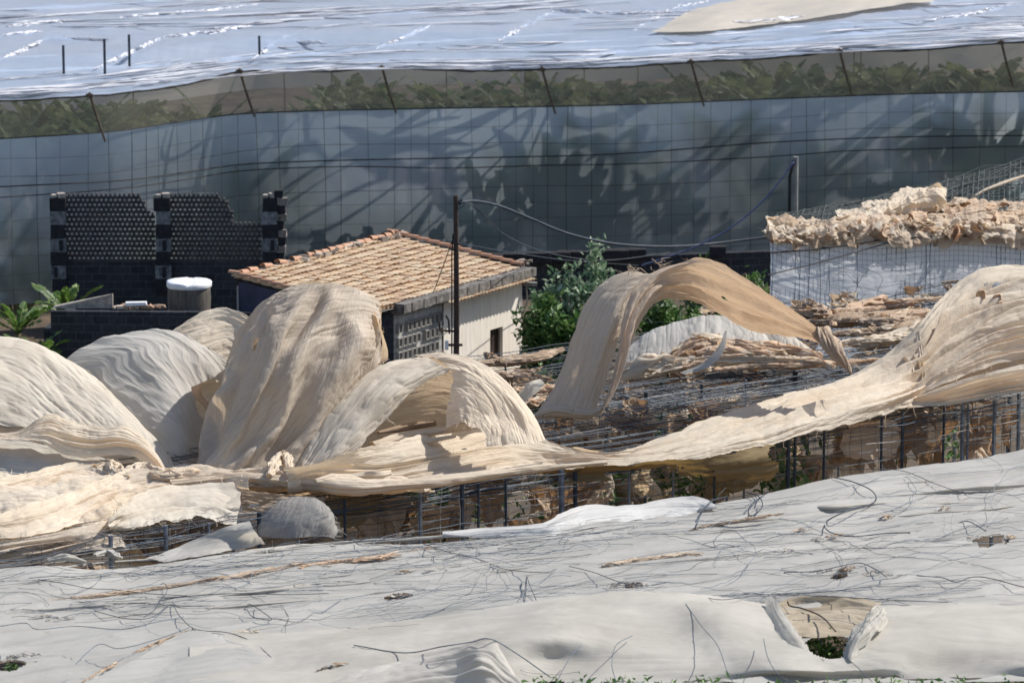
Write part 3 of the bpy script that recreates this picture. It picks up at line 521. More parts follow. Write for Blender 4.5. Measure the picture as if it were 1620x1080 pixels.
# ================================================================ MIDDLE DISTANCE: walls, house, poles, netted plot
def quadwall(name, a, b, z0, z1, mat, parent=None, th=.2, seed=0, z1b=None):
    """Vertical masonry wall from plan point a to b, with UVs in metres; the top may slope to z1b."""
    a = np.array(a[:2], float); b = np.array(b[:2], float); d = b-a; L = np.linalg.norm(d); d /= L; n = np.array([d[1], -d[0]])
    z1b = z1 if z1b is None else z1b; k = max(2, int(L/.3)); v = []; f = []; uv = []
    for side in (0, 1):
        for i in range(k+1):
            s = L*i/k; p = a+d*s - n*th*side; zt = z1+(z1b-z1)*i/k + .02*float(vn(s*3, seed+.3))
            v += [(p[0], p[1], z0), (p[0], p[1], zt)]; uv += [(s, z0), (s, zt)]
    o = 2*(k+1)
    for i in range(k):
        f += [(2*i, 2*i+2, 2*i+3, 2*i+1), (o+2*i, o+2*i+1, o+2*i+3, o+2*i+2), (2*i+1, 2*i+3, o+2*i+3, o+2*i+1)]
    f += [(0, 1, o+1, o), (2*k, o+2*k, o+2*k+1, 2*k+1)]
    return mesh_from(name, v, f, mat, parent, False, uv)

# dark lava block wall behind the house
lw = empty('lava_block_wall', (0, 161, 0), 'low black lava block wall in the shade at the foot of the far sheet wall', 'wall')
quadwall('masonry', W(440, 445, 160.8), W(1222, 425, 164.5), -.3, 1.25, M['lav'], lw, .35)
mb = MB(); rs = random.Random(9)
for k in range(15):
    a = rs.uniform(470, 1210); D = 160.6+(a-440)/782*3.7; p = W(a, 430, D); w_ = rs.uniform(.5, 1.3)
    mb.box((p[0], D-.1, 1.25+.16), (w_, .4, .33), jit=.06)
mb.build('loose_block', M['darkblock'], lw)
# tall openwork walls of perforated blocks between banded pillars
ow = empty('openwork_block_wall', (W(265, 400, 157)[0], 157, 0), 'tall crumbling dark openwork wall of perforated blocks between three banded pillars', 'wall')
D0 = 157.0
def ob_panel(xl, xr, zb, topf, seed):
    mb = MB(); cw, ch = .155, .165; nx = int((xr-xl)/cw); z = zb; row = 0
    while True:
        any_ = False
        for i in range(nx):
            x = xl+(i+.5)*cw
            if z+ch > topf(x): continue
            any_ = True
            mb.box((x, D0, z), (cw+.004, .20, .072), jit=.05); xo = (cw*.5 if row % 2 else 0)
            mb.box((x+xo-cw*.5, D0, z+ch*.5), (.066, .19, ch-.05), jit=.08)
        z += ch; row += 1
        if not any_: break
    return mb
pxx = lambda a: W(a, 400, D0)[0]; pzz = lambda b: W(300, b, D0)[2]
def topA(x):
    a = x/ (D0*1.0)*F*1.0; 
    return pzz(303) if x < pxx(224) else pzz(303+ (x-pxx(224))/(pxx(246)-pxx(224))*36)
def topB(x):
    st = [(268, 297), (345, 297), (347, 308), (360, 308), (362, 326), (372, 326), (374, 348), (412, 348), (413, 352)]
    return pzz(np.interp(x, [pxx(q[0]) for q in st], [q[1] for q in st]))
pA = ob_panel(pxx(100), pxx(250), pzz(412), topA, 1).build('perforated_panel', M['openblock'], ow)
pB = ob_panel(pxx(268), pxx(415), pzz(412), topB, 2).build('perforated_panel', M['openblock'], ow)
quadwall('masonry', (pxx(84), D0+.1-.2), (pxx(455), D0-.1), -.4, pzz(413), M['lav'], ow, .3)
for a, tp in ((94, 310), (259, 299), (428, 303)):
    mb = MB(); z = pzz(460); i = 0; rs = random.Random(a)
    while z < pzz(tp)-.4:
        h_ = .46; mb.box((pxx(a)+rs.uniform(-.03, .03), D0-.12, z+h_/2), (.50+rs.uniform(-.05, .05), .42, h_-.01), mi=(1 if i in (1, 3, 5) else 0), jit=.05)
        if i in (1, 3):
            mb.box((pxx(a)+rs.uniform(-.1, .1), D0-.345, z+h_/2), (.13, .03, h_*.8), mi=0)
        z += h_; i += 1
    mb.box((pxx(a)+.1, D0-.12, z+.05), (.24, .3, .16), rz=.3, mi=2); mb.box((pxx(a)-.12, D0-.1, z+.03), (.2, .26, .1), rz=-.2, mi=2)
    mb.build('pillar', [M['darkblock'], M['whitewash'], M['pconcrete']], ow)
mb = MB(); rs = random.Random(77)
for k in range(13): mb.box((pxx(446)+rs.uniform(-.09, .09), D0-.1, pzz(460)+.1+k*.27), (.28, .34, .24), jit=.15, mi=k % 2)
mb.build('rough_pillar', [M['darkblock'], M['concrete']], ow)

# annex of lava blocks + house
zA = 3.0
Af0 = Zp(80, 492, zA); Af1 = Zp(622, 497, zA)
ax = empty('flat_roofed_annex', (Af0[0], Af0[1], 0), 'long low black block annex with a flat roof carrying rubble and a tank', 'annex')
quadwall('block_wall', Af0, Af1, -.3, zA, M['lav'], ax, .25); quadwall('side_wall', Af0+np.array([0, .26, 0]), Af0+np.array([.4, 4, 0]), -.3, zA-.6, M['lav'], ax, .25)
mb = MB(); c = (Af0+Af1)/2; mb.box((c[0], c[1]+2.0, zA-.75), ((Af1-Af0)[0]-.6, 3.4, .1)); mb.build('roof_slab', M['concrete'], ax)
# wedge of broken concrete, tank, rubble
p = Zp(82, 488, zA+.02); q = Zp(178, 488, zA+.02)
mb = MB(); hh = .46
mb.add([(p[0], p[1]+.1, zA+.01), (q[0], q[1]+.1, zA+.01), (q[0], q[1]+.1, zA+hh), (p[0]+.1, p[1]+.1, zA+.06), (p[0], p[1]+.3, zA+.01), (q[0], q[1]+.3, zA+.01), (q[0], q[1]+.3, zA+hh*.95), (p[0]+.1, p[1]+.3, zA+.08)],
       [(0, 1, 2, 3), (4, 7, 6, 5), (3, 2, 6, 7), (1, 5, 6, 2), (0, 3, 7, 4)])
tag(mb.build('concrete_wedge', M['pconcrete']), 'sloping grey concrete wedge on the left end of the flat annex roof', 'parapet')
rs = random.Random(3); stones = MB()
for k in range(46):
    b = Zp(rs.uniform(182, 262), 487.5, zA+.05)+np.array([0, rs.uniform(.03, .24), 0]); s_ = rs.uniform(.04, .13)
    stones.box(b+np.array([0, 0, s_*.2]), (s_*rs.uniform(1, 2.2), s_*1.3, s_*.8), rz=rs.uniform(0, 3), rx=rs.uniform(-.3, .3), jit=.25)
tag(stones.build('rubble_heap', M['rubble']), 'scatter of broken tile and stone rubble on the flat annex roof', 'rubble', kind='stuff')
mb = MB(); b = Zp(215, 485, zA+.1); mb.box(b+np.array([0, .1, .08]), (.62, .22, .10), rz=.15, jit=.1); tag(mb.build('pale_slab', M['white']), 'short whitish slab lying among the rubble on the annex roof', 'slab')
tp = Zp(296, 489, zA); tp = tp+np.array([0, 1.0, -.70])
tk = empty('water_tank', tp, 'squat dark water tank with a white wrapped lid on the annex roof', 'water tank')
def lathe(prof, n=36):
    mb = MB(); v = []; f = []
    for i, (r_, z) in enumerate(prof):
        for j in range(n): a = 2*math.pi*j/n; v.append((r_*math.cos(a), r_*math.sin(a), z))
    for i in range(len(prof)-1):
        for j in range(n): f.append((i*n+j, i*n+(j+1) % n, (i+1)*n+(j+1) % n, (i+1)*n+j))
    f.append(tuple(range(n))[::-1]); f.append(tuple((len(prof)-1)*n+j for j in range(n))); mb.add(v, f); return mb
def local(o, par): o.parent = par; o.matrix_parent_inverse = Matrix.Identity(4); return o
local(lathe([(.66, .01), (.68, .3), (.665, .6), (.68, .9), (.665, 1.1), (.67, 1.23)]).build('tank_body', M['tank'], None, True), tk)
ml = lathe([(.68, 1.22), (.70, 1.24), (.70, 1.38), (.67, 1.41), (.45, 1.415), (.2, 1.42)], 48)
ml.v = [(x*(1+.02*math.sin(7*math.atan2(y, x))), y, z+.02*float(vn(x*3, y*3))-(.07 if (z > 1.38 and abs(x-.05) < .12) else 0)) for x, y, z in ml.v]
local(ml.build('lid', M['white'], None, True), tk)

# the house
uE = np.array([.534, .845]); uN = np.array([-.845, .534]); Cn = np.array([Af1[0]+.05, Af1[1]]); Lh = 7.35; zE, zR, Wd = 3.18, 3.80, 5.0
def hp(s, w, z): q = Cn+uE*s+uN*w; return np.array([q[0], q[1], z])
S0 = -1.35                                        # the roof runs a little past the near corner
hs = empty('tile_roofed_house', hp(4, 2.5, 0), 'small cream walled house with a sloping clay tile roof and one dark window', 'house')
# walls
mb = MB()
def wall_uv(p, q, z0, z1a, z1b): 
    L = np.linalg.norm((q-p)[:2]); return [(p[0], p[1], z0), (q[0], q[1], z0), (q[0], q[1], z1b), (p[0], p[1], z1a)], [(0, z0), (L, z0), (L, z1b), (0, z1a)]
sB = 2.75                                          # where the block part ends and the plaster begins
ws0, ws1, wz0, wz1 = 5.45, 6.2, .62, 1.62          # window
for (s0, s1, z0, z1) in ((sB, ws0, -.2, 3.0), (ws1, Lh, -.2, 3.0), (ws0, ws1, -.2, wz0), (ws0, ws1, wz1, 3.0)):
    v, uv = wall_uv(hp(s0, 0, 0), hp(s1, 0, 0), z0, z1, z1); mb.add(v, [(0, 1, 2, 3)], 0, uv)
v, uv = wall_uv(hp(Lh, 0, 0), hp(Lh, Wd, 0), -.2, 3.0, 3.6); mb.add(v, [(0, 1, 2, 3)], 0, uv)
v, uv = wall_uv(hp(Lh, Wd, 0), hp(S0, Wd, 0), -.2, 3.6, 3.6); mb.add(v, [(0, 1, 2, 3)], 0, uv)
# window reveals
for (a_, b_) in (((ws0, wz0), (ws0, wz1)), ((ws0, wz1), (ws1, wz1)), ((ws1, wz1), (ws1, wz0)), ((ws1, wz0), (ws0, wz0))):
    mb.add([hp(a_[0], 0, a_[1]), hp(b_[0], 0, b_[1]), hp(b_[0], .18, b_[1]), hp(a_[0], .18, a_[1])], [(0, 1, 2, 3)])
mb.build('wall', M['plaster'], hs)
mb = MB(); mb.add([hp(ws0, .17, wz0), hp(ws1, .17, wz0), hp(ws1, .17, wz1), hp(ws0, .17, wz1)], [(0, 1, 2, 3)])
for (s0, s1, z0, z1) in ((ws0, ws0+.06, wz0, wz1), (ws1-.06, ws1, wz0, wz1), (ws0+.06, ws1-.06, wz0, wz0+.06), (ws0+.06, ws1-.06, wz1-.06, wz1), ((ws0+ws1)/2-.03, (ws0+ws1)/2+.03, wz0+.06, wz1-.06)):
    mb.add([hp(s0, .12, z0), hp(s1, .12, z0), hp(s1, .12, z1), hp(s0, .12, z1)], [(0, 1, 2, 3)])
mb.build('window', M['window'], hs)
gm = MB(); v, uv = wall_uv(hp(S0+.1, Wd, 0), hp(S0+.1, .9, 0), 2.2, zR-.05, zE+.1); gm.add(v, [(0, 1, 2, 3)]); gm.build('painted_gable', M['purple'], hs)
# near part: grey hollow blocks, the shade in the cells is a darker plate behind each frame
bw = MB(); v, uv = wall_uv(hp(0, 0.04, 0), hp(sB, 0.04, 0), -.2, 2.95, 2.95); bw.add(v, [(0, 1, 2, 3)], 0, uv); v, uv = wall_uv(hp(0, 1.2, 0), hp(0, 0, 0), -.2, 2.95, 2.95); bw.add(v, [(0, 1, 2, 3)], 0, uv)
bw.build('block_wall', M['blk'], hs)
cells = MB()
def cell_frame(s0, s1, z0, z1, t=.028):
    for (a0, a1, b0, b1) in ((s0, s1, z0, z0+t), (s0, s1, z1-t, z1), (s0, s0+t, z0+t, z1-t), (s1-t, s1, z0+t, z1-t)):
        c_ = hp((a0+a1)/2, -.02, (b0+b1)/2); cells.box(c_, (a1-a0, .12, b1-b0), rz=math.atan2(uE[1], uE[0]))
for r_ in range(4):
    for c_ in range(10):
        if (r_, c_) in ((0, 8), (1, 9), (2, 5), (3, 1)): continue
        cells = MB(); s0 = .12+c_*.255; z0 = 1.05+r_*.44; cell_frame(s0, s0+.215, z0, z0+.30); bp = hp(s0+.1075, .045, z0+.15); cells.box(bp, (.17, .02, .25), rz=math.atan2(uE[1], uE[0]), mi=1)
        cells.build('hollow_block', [M['blk'], M['concrete']], hs)
mb = MB(); an = math.atan2(uE[1], uE[0])
mb.box(hp(sB/2, .35, 3.0), (sB, .9, .10), rz=an, jit=.02)
rs = random.Random(8)
for k in range(16): mb.box(hp(rs.uniform(.1, sB), rs.uniform(-.02, .3), 3.08), (rs.uniform(.15, .5), .25, rs.uniform(.05, .14)), rz=an+rs.uniform(-.3, .3), jit=.2, mi=rs.choice((0, 0, 1)))
mb.build('broken_slab', [M['concrete'], M['redtile']], hs)
# eave band of concrete, tiles beneath
mb = MB(); k = 34
for i in range(k):
    s0 = .0+i*(Lh+.3)/k; s1 = s0+(Lh+.3)/k; mb.box(hp((s0+s1)/2, -.10+.012*math.sin(i*2.2), 3.20+.02*float(vn(i*.7, 2))), (s1-s0+.01, .5, .27+.03*float(vn(i*.9, 5))), rz=an)
mb.build('eave_band', M['concrete'], hs)
mb = MB()
s = sB-.2
while s < Lh+.1:
    t_ = np.linspace(0, math.pi, 7); P = []
    for w_ in (-.52, .05): P += [hp(s+.09*math.cos(a), w_, 2.985+.07*math.sin(a)) for a in t_]
    mb.add(P, [(i, i+1, 8+i, 7+i) for i in range(6)]); s += .2
mb.build('eave_tile', M['tile'], hs)
# roof tiles: half-round covers over channels
tl = MB(); slope = math.atan2(zR-zE, Wd); tlen = .50; rs = random.Random(12)
sp = .215; ncol = int((Lh-S0+.2)/sp); nrow = int(math.hypot(Wd, zR-zE)/(tlen*.78))
for i in range(ncol):
    s = S0+i*sp+.02
    for r_ in range(nrow+1):
        w0 = r_*tlen*.78*math.cos(slope)+rs.uniform(-.03, .03); w1 = w0+tlen*math.cos(slope)
        if w0 > Wd-.1: continue
        zb0 = zE+.12+(zR-zE)*w0/Wd; zb1 = zE+.12+(zR-zE)*w1/Wd-.035; ds = rs.uniform(-.025, .025); ra, rb = .104, .086; lift = rs.choice((0, 0, 0, .012, .03)) 
        P = []
        for (w_, z_, rad, d_) in ((w0, zb0+.025+lift, ra, ds), (w1, zb1+lift, rb, -ds)):
            P += [hp(s+d_+rad*math.cos(a), w_, z_+rad*.45*math.sin(a)) for a in np.linspace(-.15, math.pi+.15, 7)]
        tl.add(P, [(q, q+1, 8+q, 7+q) for q in range(6)])
        P = []                                   # channel
        for (w_, z_) in ((w0-.02, zb0-.0), (w1, zb1-.03)):
            P += [hp(s+sp/2+.09*math.cos(a), w_, z_-.0-.045*math.sin(a)) for a in np.linspace(0, math.pi, 4)]
        tl.add(P, [(q, q+1, 5+q, 4+q) for q in range(3)])
tl.build('tiled_roof', M['tile'], hs)
mb = MB(); mb.add([hp(S0, -.05, zE+.02), hp(Lh+.2, -.05, zE+.02), hp(Lh+.2, Wd, zR+.02), hp(S0, Wd, zR+.02), hp(S0, Wd, zR-.12), hp(Lh+.2, Wd, zR-.12)], [(0, 1, 2, 3), (3, 2, 5, 4)]); mb.build('roof_deck', M['concrete'], hs)
# ridge and verge tiles, stones weighing the ridge
def halftile(mb, a, b, rad=.11):
    d = b-a; d /= np.linalg.norm(d); sd = np.cross(d, [0, 0, 1.]); sd /= np.linalg.norm(sd); up = np.cross(sd, d); P = []
    for c_, r_ in ((a, rad), (b, rad*.85)): P += [c_+sd*r_*math.cos(t)+up*r_*.8*math.sin(t) for t in np.linspace(-.2, math.pi+.2, 8)]
    mb.add(P, [(q, q+1, 9+q, 8+q) for q in range(7)])
rt = MB(); s = S0+.2
while s < Lh:
    rt = MB()
    if s > 3.0 or rs.random() < .35: halftile(rt, hp(s, Wd, zR+.20+rs.uniform(-.02, .03)), hp(s+.46, Wd, zR+.16+rs.uniform(-.02, .02)), .12)
    if rt.v: rt.build('ridge_tile', M['redtile'], hs)
    s += .40
vt = MB(); w_ = 0
while w_ < Wd:
    vt = MB(); halftile(vt, hp(Lh+.1, w_, zE+.26+(zR-zE)*w_/Wd), hp(Lh+.1, w_+.45, zE+.22+(zR-zE)*(w_+.45)/Wd), .10)
    vt.build('verge_tile', M['redtile'], hs); vt = MB(); halftile(vt, hp(S0-.02, w_, zE+.24+(zR-zE)*w_/Wd), hp(S0-.02, w_+.45, zE+.20+(zR-zE)*(w_+.45)/Wd), .10); vt.build('verge_tile', M['redtile'], hs); w_ += .4
st = MB()
for k in range(40):
    s = rs.uniform(1.0, 5.8) if k < 26 else rs.uniform(6.3, 8); s_ = rs.uniform(.07, .2); st.box(hp(s, Wd-rs.uniform(-.05, .35), zR+.16), (s_*1.6, s_, s_*.8), rz=rs.uniform(0, 3), rx=rs.uniform(-.3, .3), jit=.3)
for k in range(9): s_ = rs.uniform(.07, .12); st.box(hp(rs.uniform(7.4, 8.2), rs.uniform(-.1, .5), 3.42), (s_*1.6, s_, s_*.8), rz=rs.uniform(0, 3), jit=.3)
st.build('ridge_stone', M['stone'], hs)
mb = MB(); c0 = hp(Lh+.12, -.1, 2.75); mb.box(c0+np.array([.12, 0, .05]), (.42, .1, .12), jit=.2); mb.tube([c0, c0+np.array([.02, -.02, -.5]), c0+np.array([-.12, -.05, -.9])], .025, 5); mb.build('insulator_bracket', M['wire3'], hs)

# utility pole with brackets
D1 = 138.5; ptop = W(721, 309, D1)
up = empty('utility_pole', (ptop[0], D1, 0), 'thin rusty brown utility pole with cables standing before the cream house wall', 'utility pole')
mb = MB(); mb.tube([(ptop[0]-.02, D1, 0), (ptop[0]+.02, D1, 4), tuple(ptop)], [.095, .085, .07], 8); mb.build('pole_shaft', M['rust'], up)
mb = MB(); zb = W(720, 522, D1)[2]
mb.tube([(ptop[0]-.5, D1-.05, zb), (ptop[0]+.1, D1-.05, zb-.03)], .035, 5); mb.tube([(ptop[0]-.48, D1-.05, zb), (ptop[0]-.5, D1-.05, zb+.28)], .03, 5); mb.tube([(ptop[0]-.2, D1-.05, zb-.1), (ptop[0]-.22, D1-.05, zb+.3), (ptop[0]-.3, D1-.05, zb+.45)], .03, 5)
zb2 = W(720, 545, D1)[2]; mb.box((ptop[0]-.02, D1-.05, zb2), (.42, .07, .07)); mb.build('bracket', M['rust'], up)
mb = MB(); mb.box((ptop[0]-.28, D1-.1, zb2), (.11, .1, .26), jit=.05); mb.build('insulator', M['white'], up)
mb = MB(); mb.tube([(ptop[0]-.13, D1-.03, 1), (ptop[0]-.12, D1-.04, zb+2.3), (ptop[0]-.08, D1, zb+2.9)], .02, 4); mb.tube([ptop+np.array([.02, 0, -.25]), ptop+np.array([.2, 0, -.12]), ptop+np.array([.12, 0, -.3])], .03, 5); mb.build('conduit', M['rope'], up)
def cable(name, pts, r, mat, label, cat='cable', n=60):
    mb = MB(); mb.tube(cr(pts, n), r, 5); return tag(mb.build(name, mat, None, True), label, cat)
cable('cable', rl((726, 322, 138.4), (750, 318, 139), (790, 326, 141), (840, 346, 143), (900, 370, 145), (975, 386, 147), (1060, 390, 149), (1130, 385, 151), (1220, 374, 152)), .042, M['wire'], 'thick dark cable bowing right from the top of the utility pole')
cable('cable', rl((726, 330, 138.4), (742, 322, 138.6), (770, 345, 141), (800, 372, 144), (860, 398, 150), (950, 412, 152), (1060, 400, 154)), .018, M['wire'], 'thin slack cable sagging below the thick one behind the pole')
cable('cable', rl((724, 384, 138.4), (800, 398, 142), (900, 412, 150), (1010, 420, 152)), .014, M['wire'], 'thin low cable leaving the pole halfway toward the bushes')
cable('drop_wire', rl((722, 362, 138.4), (705, 410, 140), (686, 462, 141.8)), .014, M['rope'], 'thin dark wire dropping from the pole to the house eave')
cable('rope', rl((1256, 256, 150), (1235, 285, 150), (1205, 320, 150), (1160, 358, 150), (1110, 386, 150), (1070, 402, 150), (1015, 420, 150.5)), .028, M['bluerope'], 'faded blue rope sloping down from the right pole toward the bushes', 'rope')
pr = empty('short_pole', (W(1258, 300, 150.5)[0], 150.5, 0), 'slim pale grey pole standing behind the white sheet enclosure at right', 'pole')
a = W(1259, 248, 150.5); b = W(1258, 345, 150.5); mb = MB(); mb.tube([(b[0], b[1], 0), tuple(a)], .085, 8); mb.build('pole_shaft', M['wire3'], pr)
mb = MB(); mb.tube([a+np.array([-.06, -.1, -.1]), a+np.array([-.19, -.12, -.6]), np.array([b[0]-.2, 150.4, b[2]])], .05, 5); mb.build('hanging_cable', M['rope'], pr)

# ---------------------------------------------------------------- white sheet enclosure at right
en = empty('sheet_walled_enclosure', (W(1400, 450, 139)[0], 139, 0), 'white translucent sheet walled plot at right, topped with heaped brown cloth', 'enclosure')
De = lambda px: 137.5+(px-1218)/400*8.0
topc = [(1218, 352), (1240, 362), (1290, 372), (1350, 382), (1400, 384), (1450, 379), (1520, 377), (1600, 383), (1700, 386)]
rT = [W(a, b, De(a)) for a, b in topc]; rM = [W(a, b+65, De(a)-.02)+np.array([.02, -.05, 0]) for a, b in topc]; rB = [W(a, b+190, De(a)) for a, b in topc]
loft('wall_sheet', [rT, rM, rB], 260, 70, .012, 6, 71, M['whitewall'], parent=en, crk=.5)
rs = random.Random(21); mb = MB(); s = 0
RT = cr(rT, 200)
for a in np.arange(2, 198, 3.1):
    p = RT[int(a)]; thick = rs.random() < .22
    P = [p+np.array([0, -.07, -.12])]+[p+np.array([rs.uniform(-.02, .02), -.09, -z]) for z in (.5, 1, 1.6, 2.3, 3.2)]
    mb.tube(P, .014 if thick else .0045, 3, cap=False)
for z in np.arange(.18, 3, .17): mb.tube([q+np.array([0, -.1, -z+rs.uniform(-.02, .02)]) for q in RT[::12]], .005, 3, cap=False)
mb.build('rope_grid', M['wire2'], en); mb = MB(); mb.tube(cr([W(1214, 400, De(1218)-.3), W(1300, 393, De(1300)-.3), W(1420, 377, De(1420)-.3), W(1600, 372, De(1600)-.3)], 30), .03, 5)
mb.tube(cr([W(1214, 435, De(1218)-.3), W(1300, 414, De(1300)-.3), W(1420, 380, De(1420)-.3)], 30), .018, 4)
mb.tube(cr([W(1540, 440, De(1540)-1.0), W(1440, 462, De(1440)-1), W(1340, 485, De(1340)-1), W(1240, 492, De(1240)-1)], 30), .014, 4)
mb.build('cable', M['rope'], en)
# plant mass right behind the sheet that throws the shadow blobs
# net roof of the enclosure, rising to the right
rA = [Zp(1218, 350, 0) for _ in (0,)]
n0_ = [W(a, b, De(a)+3) for a, b in ((1225, 345), (1340, 335), (1450, 322), (1560, 300), (1720, 280))]
n1_ = [W(a, b, De(a)+.2) for a, b in ((1222, 356), (1340, 352), (1460, 350), (1580, 348), (1720, 345))]
n2_ = [W(a, b, De(a)+7) for a, b in ((1230, 338), (1350, 318), (1460, 296), (1580, 262), (1720, 225))]
mbn = MB(); A_ = cr(n1_, 60); B_ = cr(n0_, 60); C_ = cr(n2_, 60)
for k in range(60):
    mbn.tube(cr([A_[k], B_[k], C_[k]], 7)+np.array([0, 0, rs.uniform(-.06, .06)]), rs.choice((.01, .015, .02)), 3, cap=False)
for k in range(90):
    t_ = rs.random(); q = [(A_*(1-t_)**2+B_*2*t_*(1-t_)+C_*t_**2)[i]+np.array([0, rs.uniform(-.2, .2), rs.uniform(-.10, .10)]) for i in range(rs.randrange(0, 30), rs.randrange(34, 60), 4)]
    mbn.tube(q, rs.choice((.008, .012, .02)), 3, cap=False)
mbn.build('tangled_netting', M['netdark'], en)
crests = [(1218, 350), (1235, 342), (1290, 352), (1330, 343), (1360, 338), (1400, 320), (1440, 305), (1480, 296)]
HM = [M['peach'], M['tan'], M['cream'], M['brown'], M['grey_cream']]
TC = [(1214, 354), (1235, 350), (1290, 356), (1350, 354), (1410, 350), (1480, 352), (1540, 348), (1600, 352), (1700, 356)]
def heap(tc, dz, seed, mat, w=1.0, cut=.5): loft('heaped_cloth', [[W(a, b+(34 if a > 1225 else 14)*w, De(a)+dz-.15) for a, b in tc], [W(a, b+16*w, De(a)+dz-.12) for a, b in tc], [W(a, b+2*w, De(a)+dz+.25) for a, b in tc], [W(a, b-3*w, De(a)+dz+.9) for a, b in tc], [W(a, b-1*w, De(a)+dz+1.8) for a, b in tc]], 620, 90, .12, 5, seed, mat, parent=en, crump=.24, cut=cut, edge=.12, crk=1.0)
heap(TC, 0, 81, M['brown'], 1.0, .5); heap([(a, b+3) for a, b in TC], -.12, 87, M['cream'], .9, .02); heap([(a, b+1) for a, b in TC], -.06, 88, M['tan'], .95, -.1)
heap([(1325, 345), (1360, 334), (1400, 322), (1440, 308), (1470, 300), (1492, 304)], .7, 82, M['cream'], .8, .4); heap([(1440, 334), (1500, 328), (1560, 326), (1620, 326), (1700, 328)], .4, 83, M['brown'], 1.1, .4); heap([(1440, 336), (1500, 330), (1560, 327), (1620, 328), (1700, 330)], .25, 84, M['peach'], 1.1, .05)
crumple('hanging_scrap', [W(a, b+12, De(a)-.05) for a, b in TC], [.2, .3, .35, .35, .35, .4], 110, [M['peach'], M['cream'], M['tan'], M['brown'], M['pale'], M['grey_cream']], 85, (.5, 1.5), en, jit=.4)['kind'] = 'stuff'
bundle('cord', [W(a, b, De(a)+3) for a, b in [(1535, 315), (1560, 300), (1600, 285), (1640, 272)]], [.05, .07, .05], M['cream'], 84, 60, 8, parent=en)
for a in (1226, 1420, 1600): mb = MB(); p = W(a, 400, De(a)+.15); mb.tube([(p[0], p[1], 0), (p[0], p[1], p[2]+.8)], .05, 6); mb.build('post', M['darkpost'], en)

# ---------------------------------------------------------------- shrubs and banana leaves
def shrub(label, px, py, D, w, h, mat, n=900, seed=0, ll=.16, group=None, name='shrub', zb=None, wide=.42):
    rr = random.Random(seed); base = W(px, py, D); zb = zb if zb is not None else 0; n = int(n*1.9); h *= 1.06
    t = empty(name, (base[0], D, zb), label, 'shrub', group); mb = MB(); sm = MB()
    br = []
    for k in range(16):
        a = rr.uniform(0, 6.28); rad = rr.uniform(.1, 1); top = np.array([base[0]+math.cos(a)*w*.5*rad, D+math.sin(a)*w*.5*rad, zb+h*rr.uniform(.55, 1.0)*(1-.25*rad)])
        P = cr([(base[0]+math.cos(a)*.1, D+math.sin(a)*.1, zb), (top+np.array([base[0], D, zb]))/2+np.array([rr.uniform(-.15, .15), 0, .2]), top], 9); sm.tube(P, np.linspace(.035, .008, 9), 4, cap=False); br.append(P)
    for k in range(n):
        P = rr.choice(br); q = P[rr.randrange(3, 9)]; d = np.array([rr.gauss(0, 1), rr.gauss(0, 1), rr.gauss(.5, .8)]); d /= np.linalg.norm(d); p = q+np.array([rr.gauss(0, .13), rr.gauss(0, .13), rr.gauss(0, .13)])
        s = np.cross(d, [rr.uniform(-1, 1), rr.uniform(-1, 1), 1]); s /= np.linalg.norm(s); l_ = ll*rr.uniform(.6, 1.5); nn = np.cross(s, d)
        mb.add([p, p+d*l_*.45+s*l_*wide*.5+nn*.02, p+d*l_, p+d*l_*.45-s*l_*wide*.5+nn*.02], [(0, 1, 2), (0, 2, 3)])
    sm.build('trunk', M['stem'], t); mb.build('crown', M[mat], t); return t
G = 'green shrubs behind the torn cloths'
shrub('dark green leafy bush against the right end wall of the cream house', 850, 560, 146, 2.0, 3.2, 'leafs', 1300, 1, .24, G)
shrub('tall grey green bush with pale leaves between house and cloth arch', 893, 560, 147, 1.7, 4.3, 'leafp', 1100, 2, .22, G)
shrub('second pale leaved bush with a pointed top just left of the cloth arch', 942, 560, 147.5, 1.5, 4.5, 'leafp', 1000, 3, .22, G)
shrub('broad bright green bush filling the ground before the pale bushes', 905, 560, 144.5, 3.0, 2.9, 'leafs', 1800, 4, .26, G)
shrub('green bush seen through the opening of the cloth arch', 1050, 560, 146, 3.4, 3.0, 'leafs', 1900, 5, .26, G)
shrub('leafy bush rising above the top of the cloth arch', 1120, 480, 151, 2.4, 3.2, 'leafs', 1200, 6, .26, G)
shrub('dark bush wedged against the left edge of the white sheet enclosure', 1192, 480, 149, 1.7, 3.2, 'leafs', 1100, 7, .24, G)
shrub('weedy bush at the bottom left corner of the house window wall', 845, 560, 141, 1.2, 1.8, 'leafs', 700, 8, .2, G)
for (a, D, h_, sd_, lb) in ((35, 146, 3.7, 51, 'bright green banana plant at the left edge with upright leaves'), (100, 148.5, 4.0, 52, 'banana plant with arching sunlit leaves beside the annex corner'), (62, 143, 3.0, 53, 'short tattered banana plant between the two taller left ones')):
    o = banana(sd_, h_*.8, 13, 1.35, 'leafg', .9, .15); p = W(a, 540, D); o.location = (p[0], p[1], 0); tag(o, lb, 'banana plant')

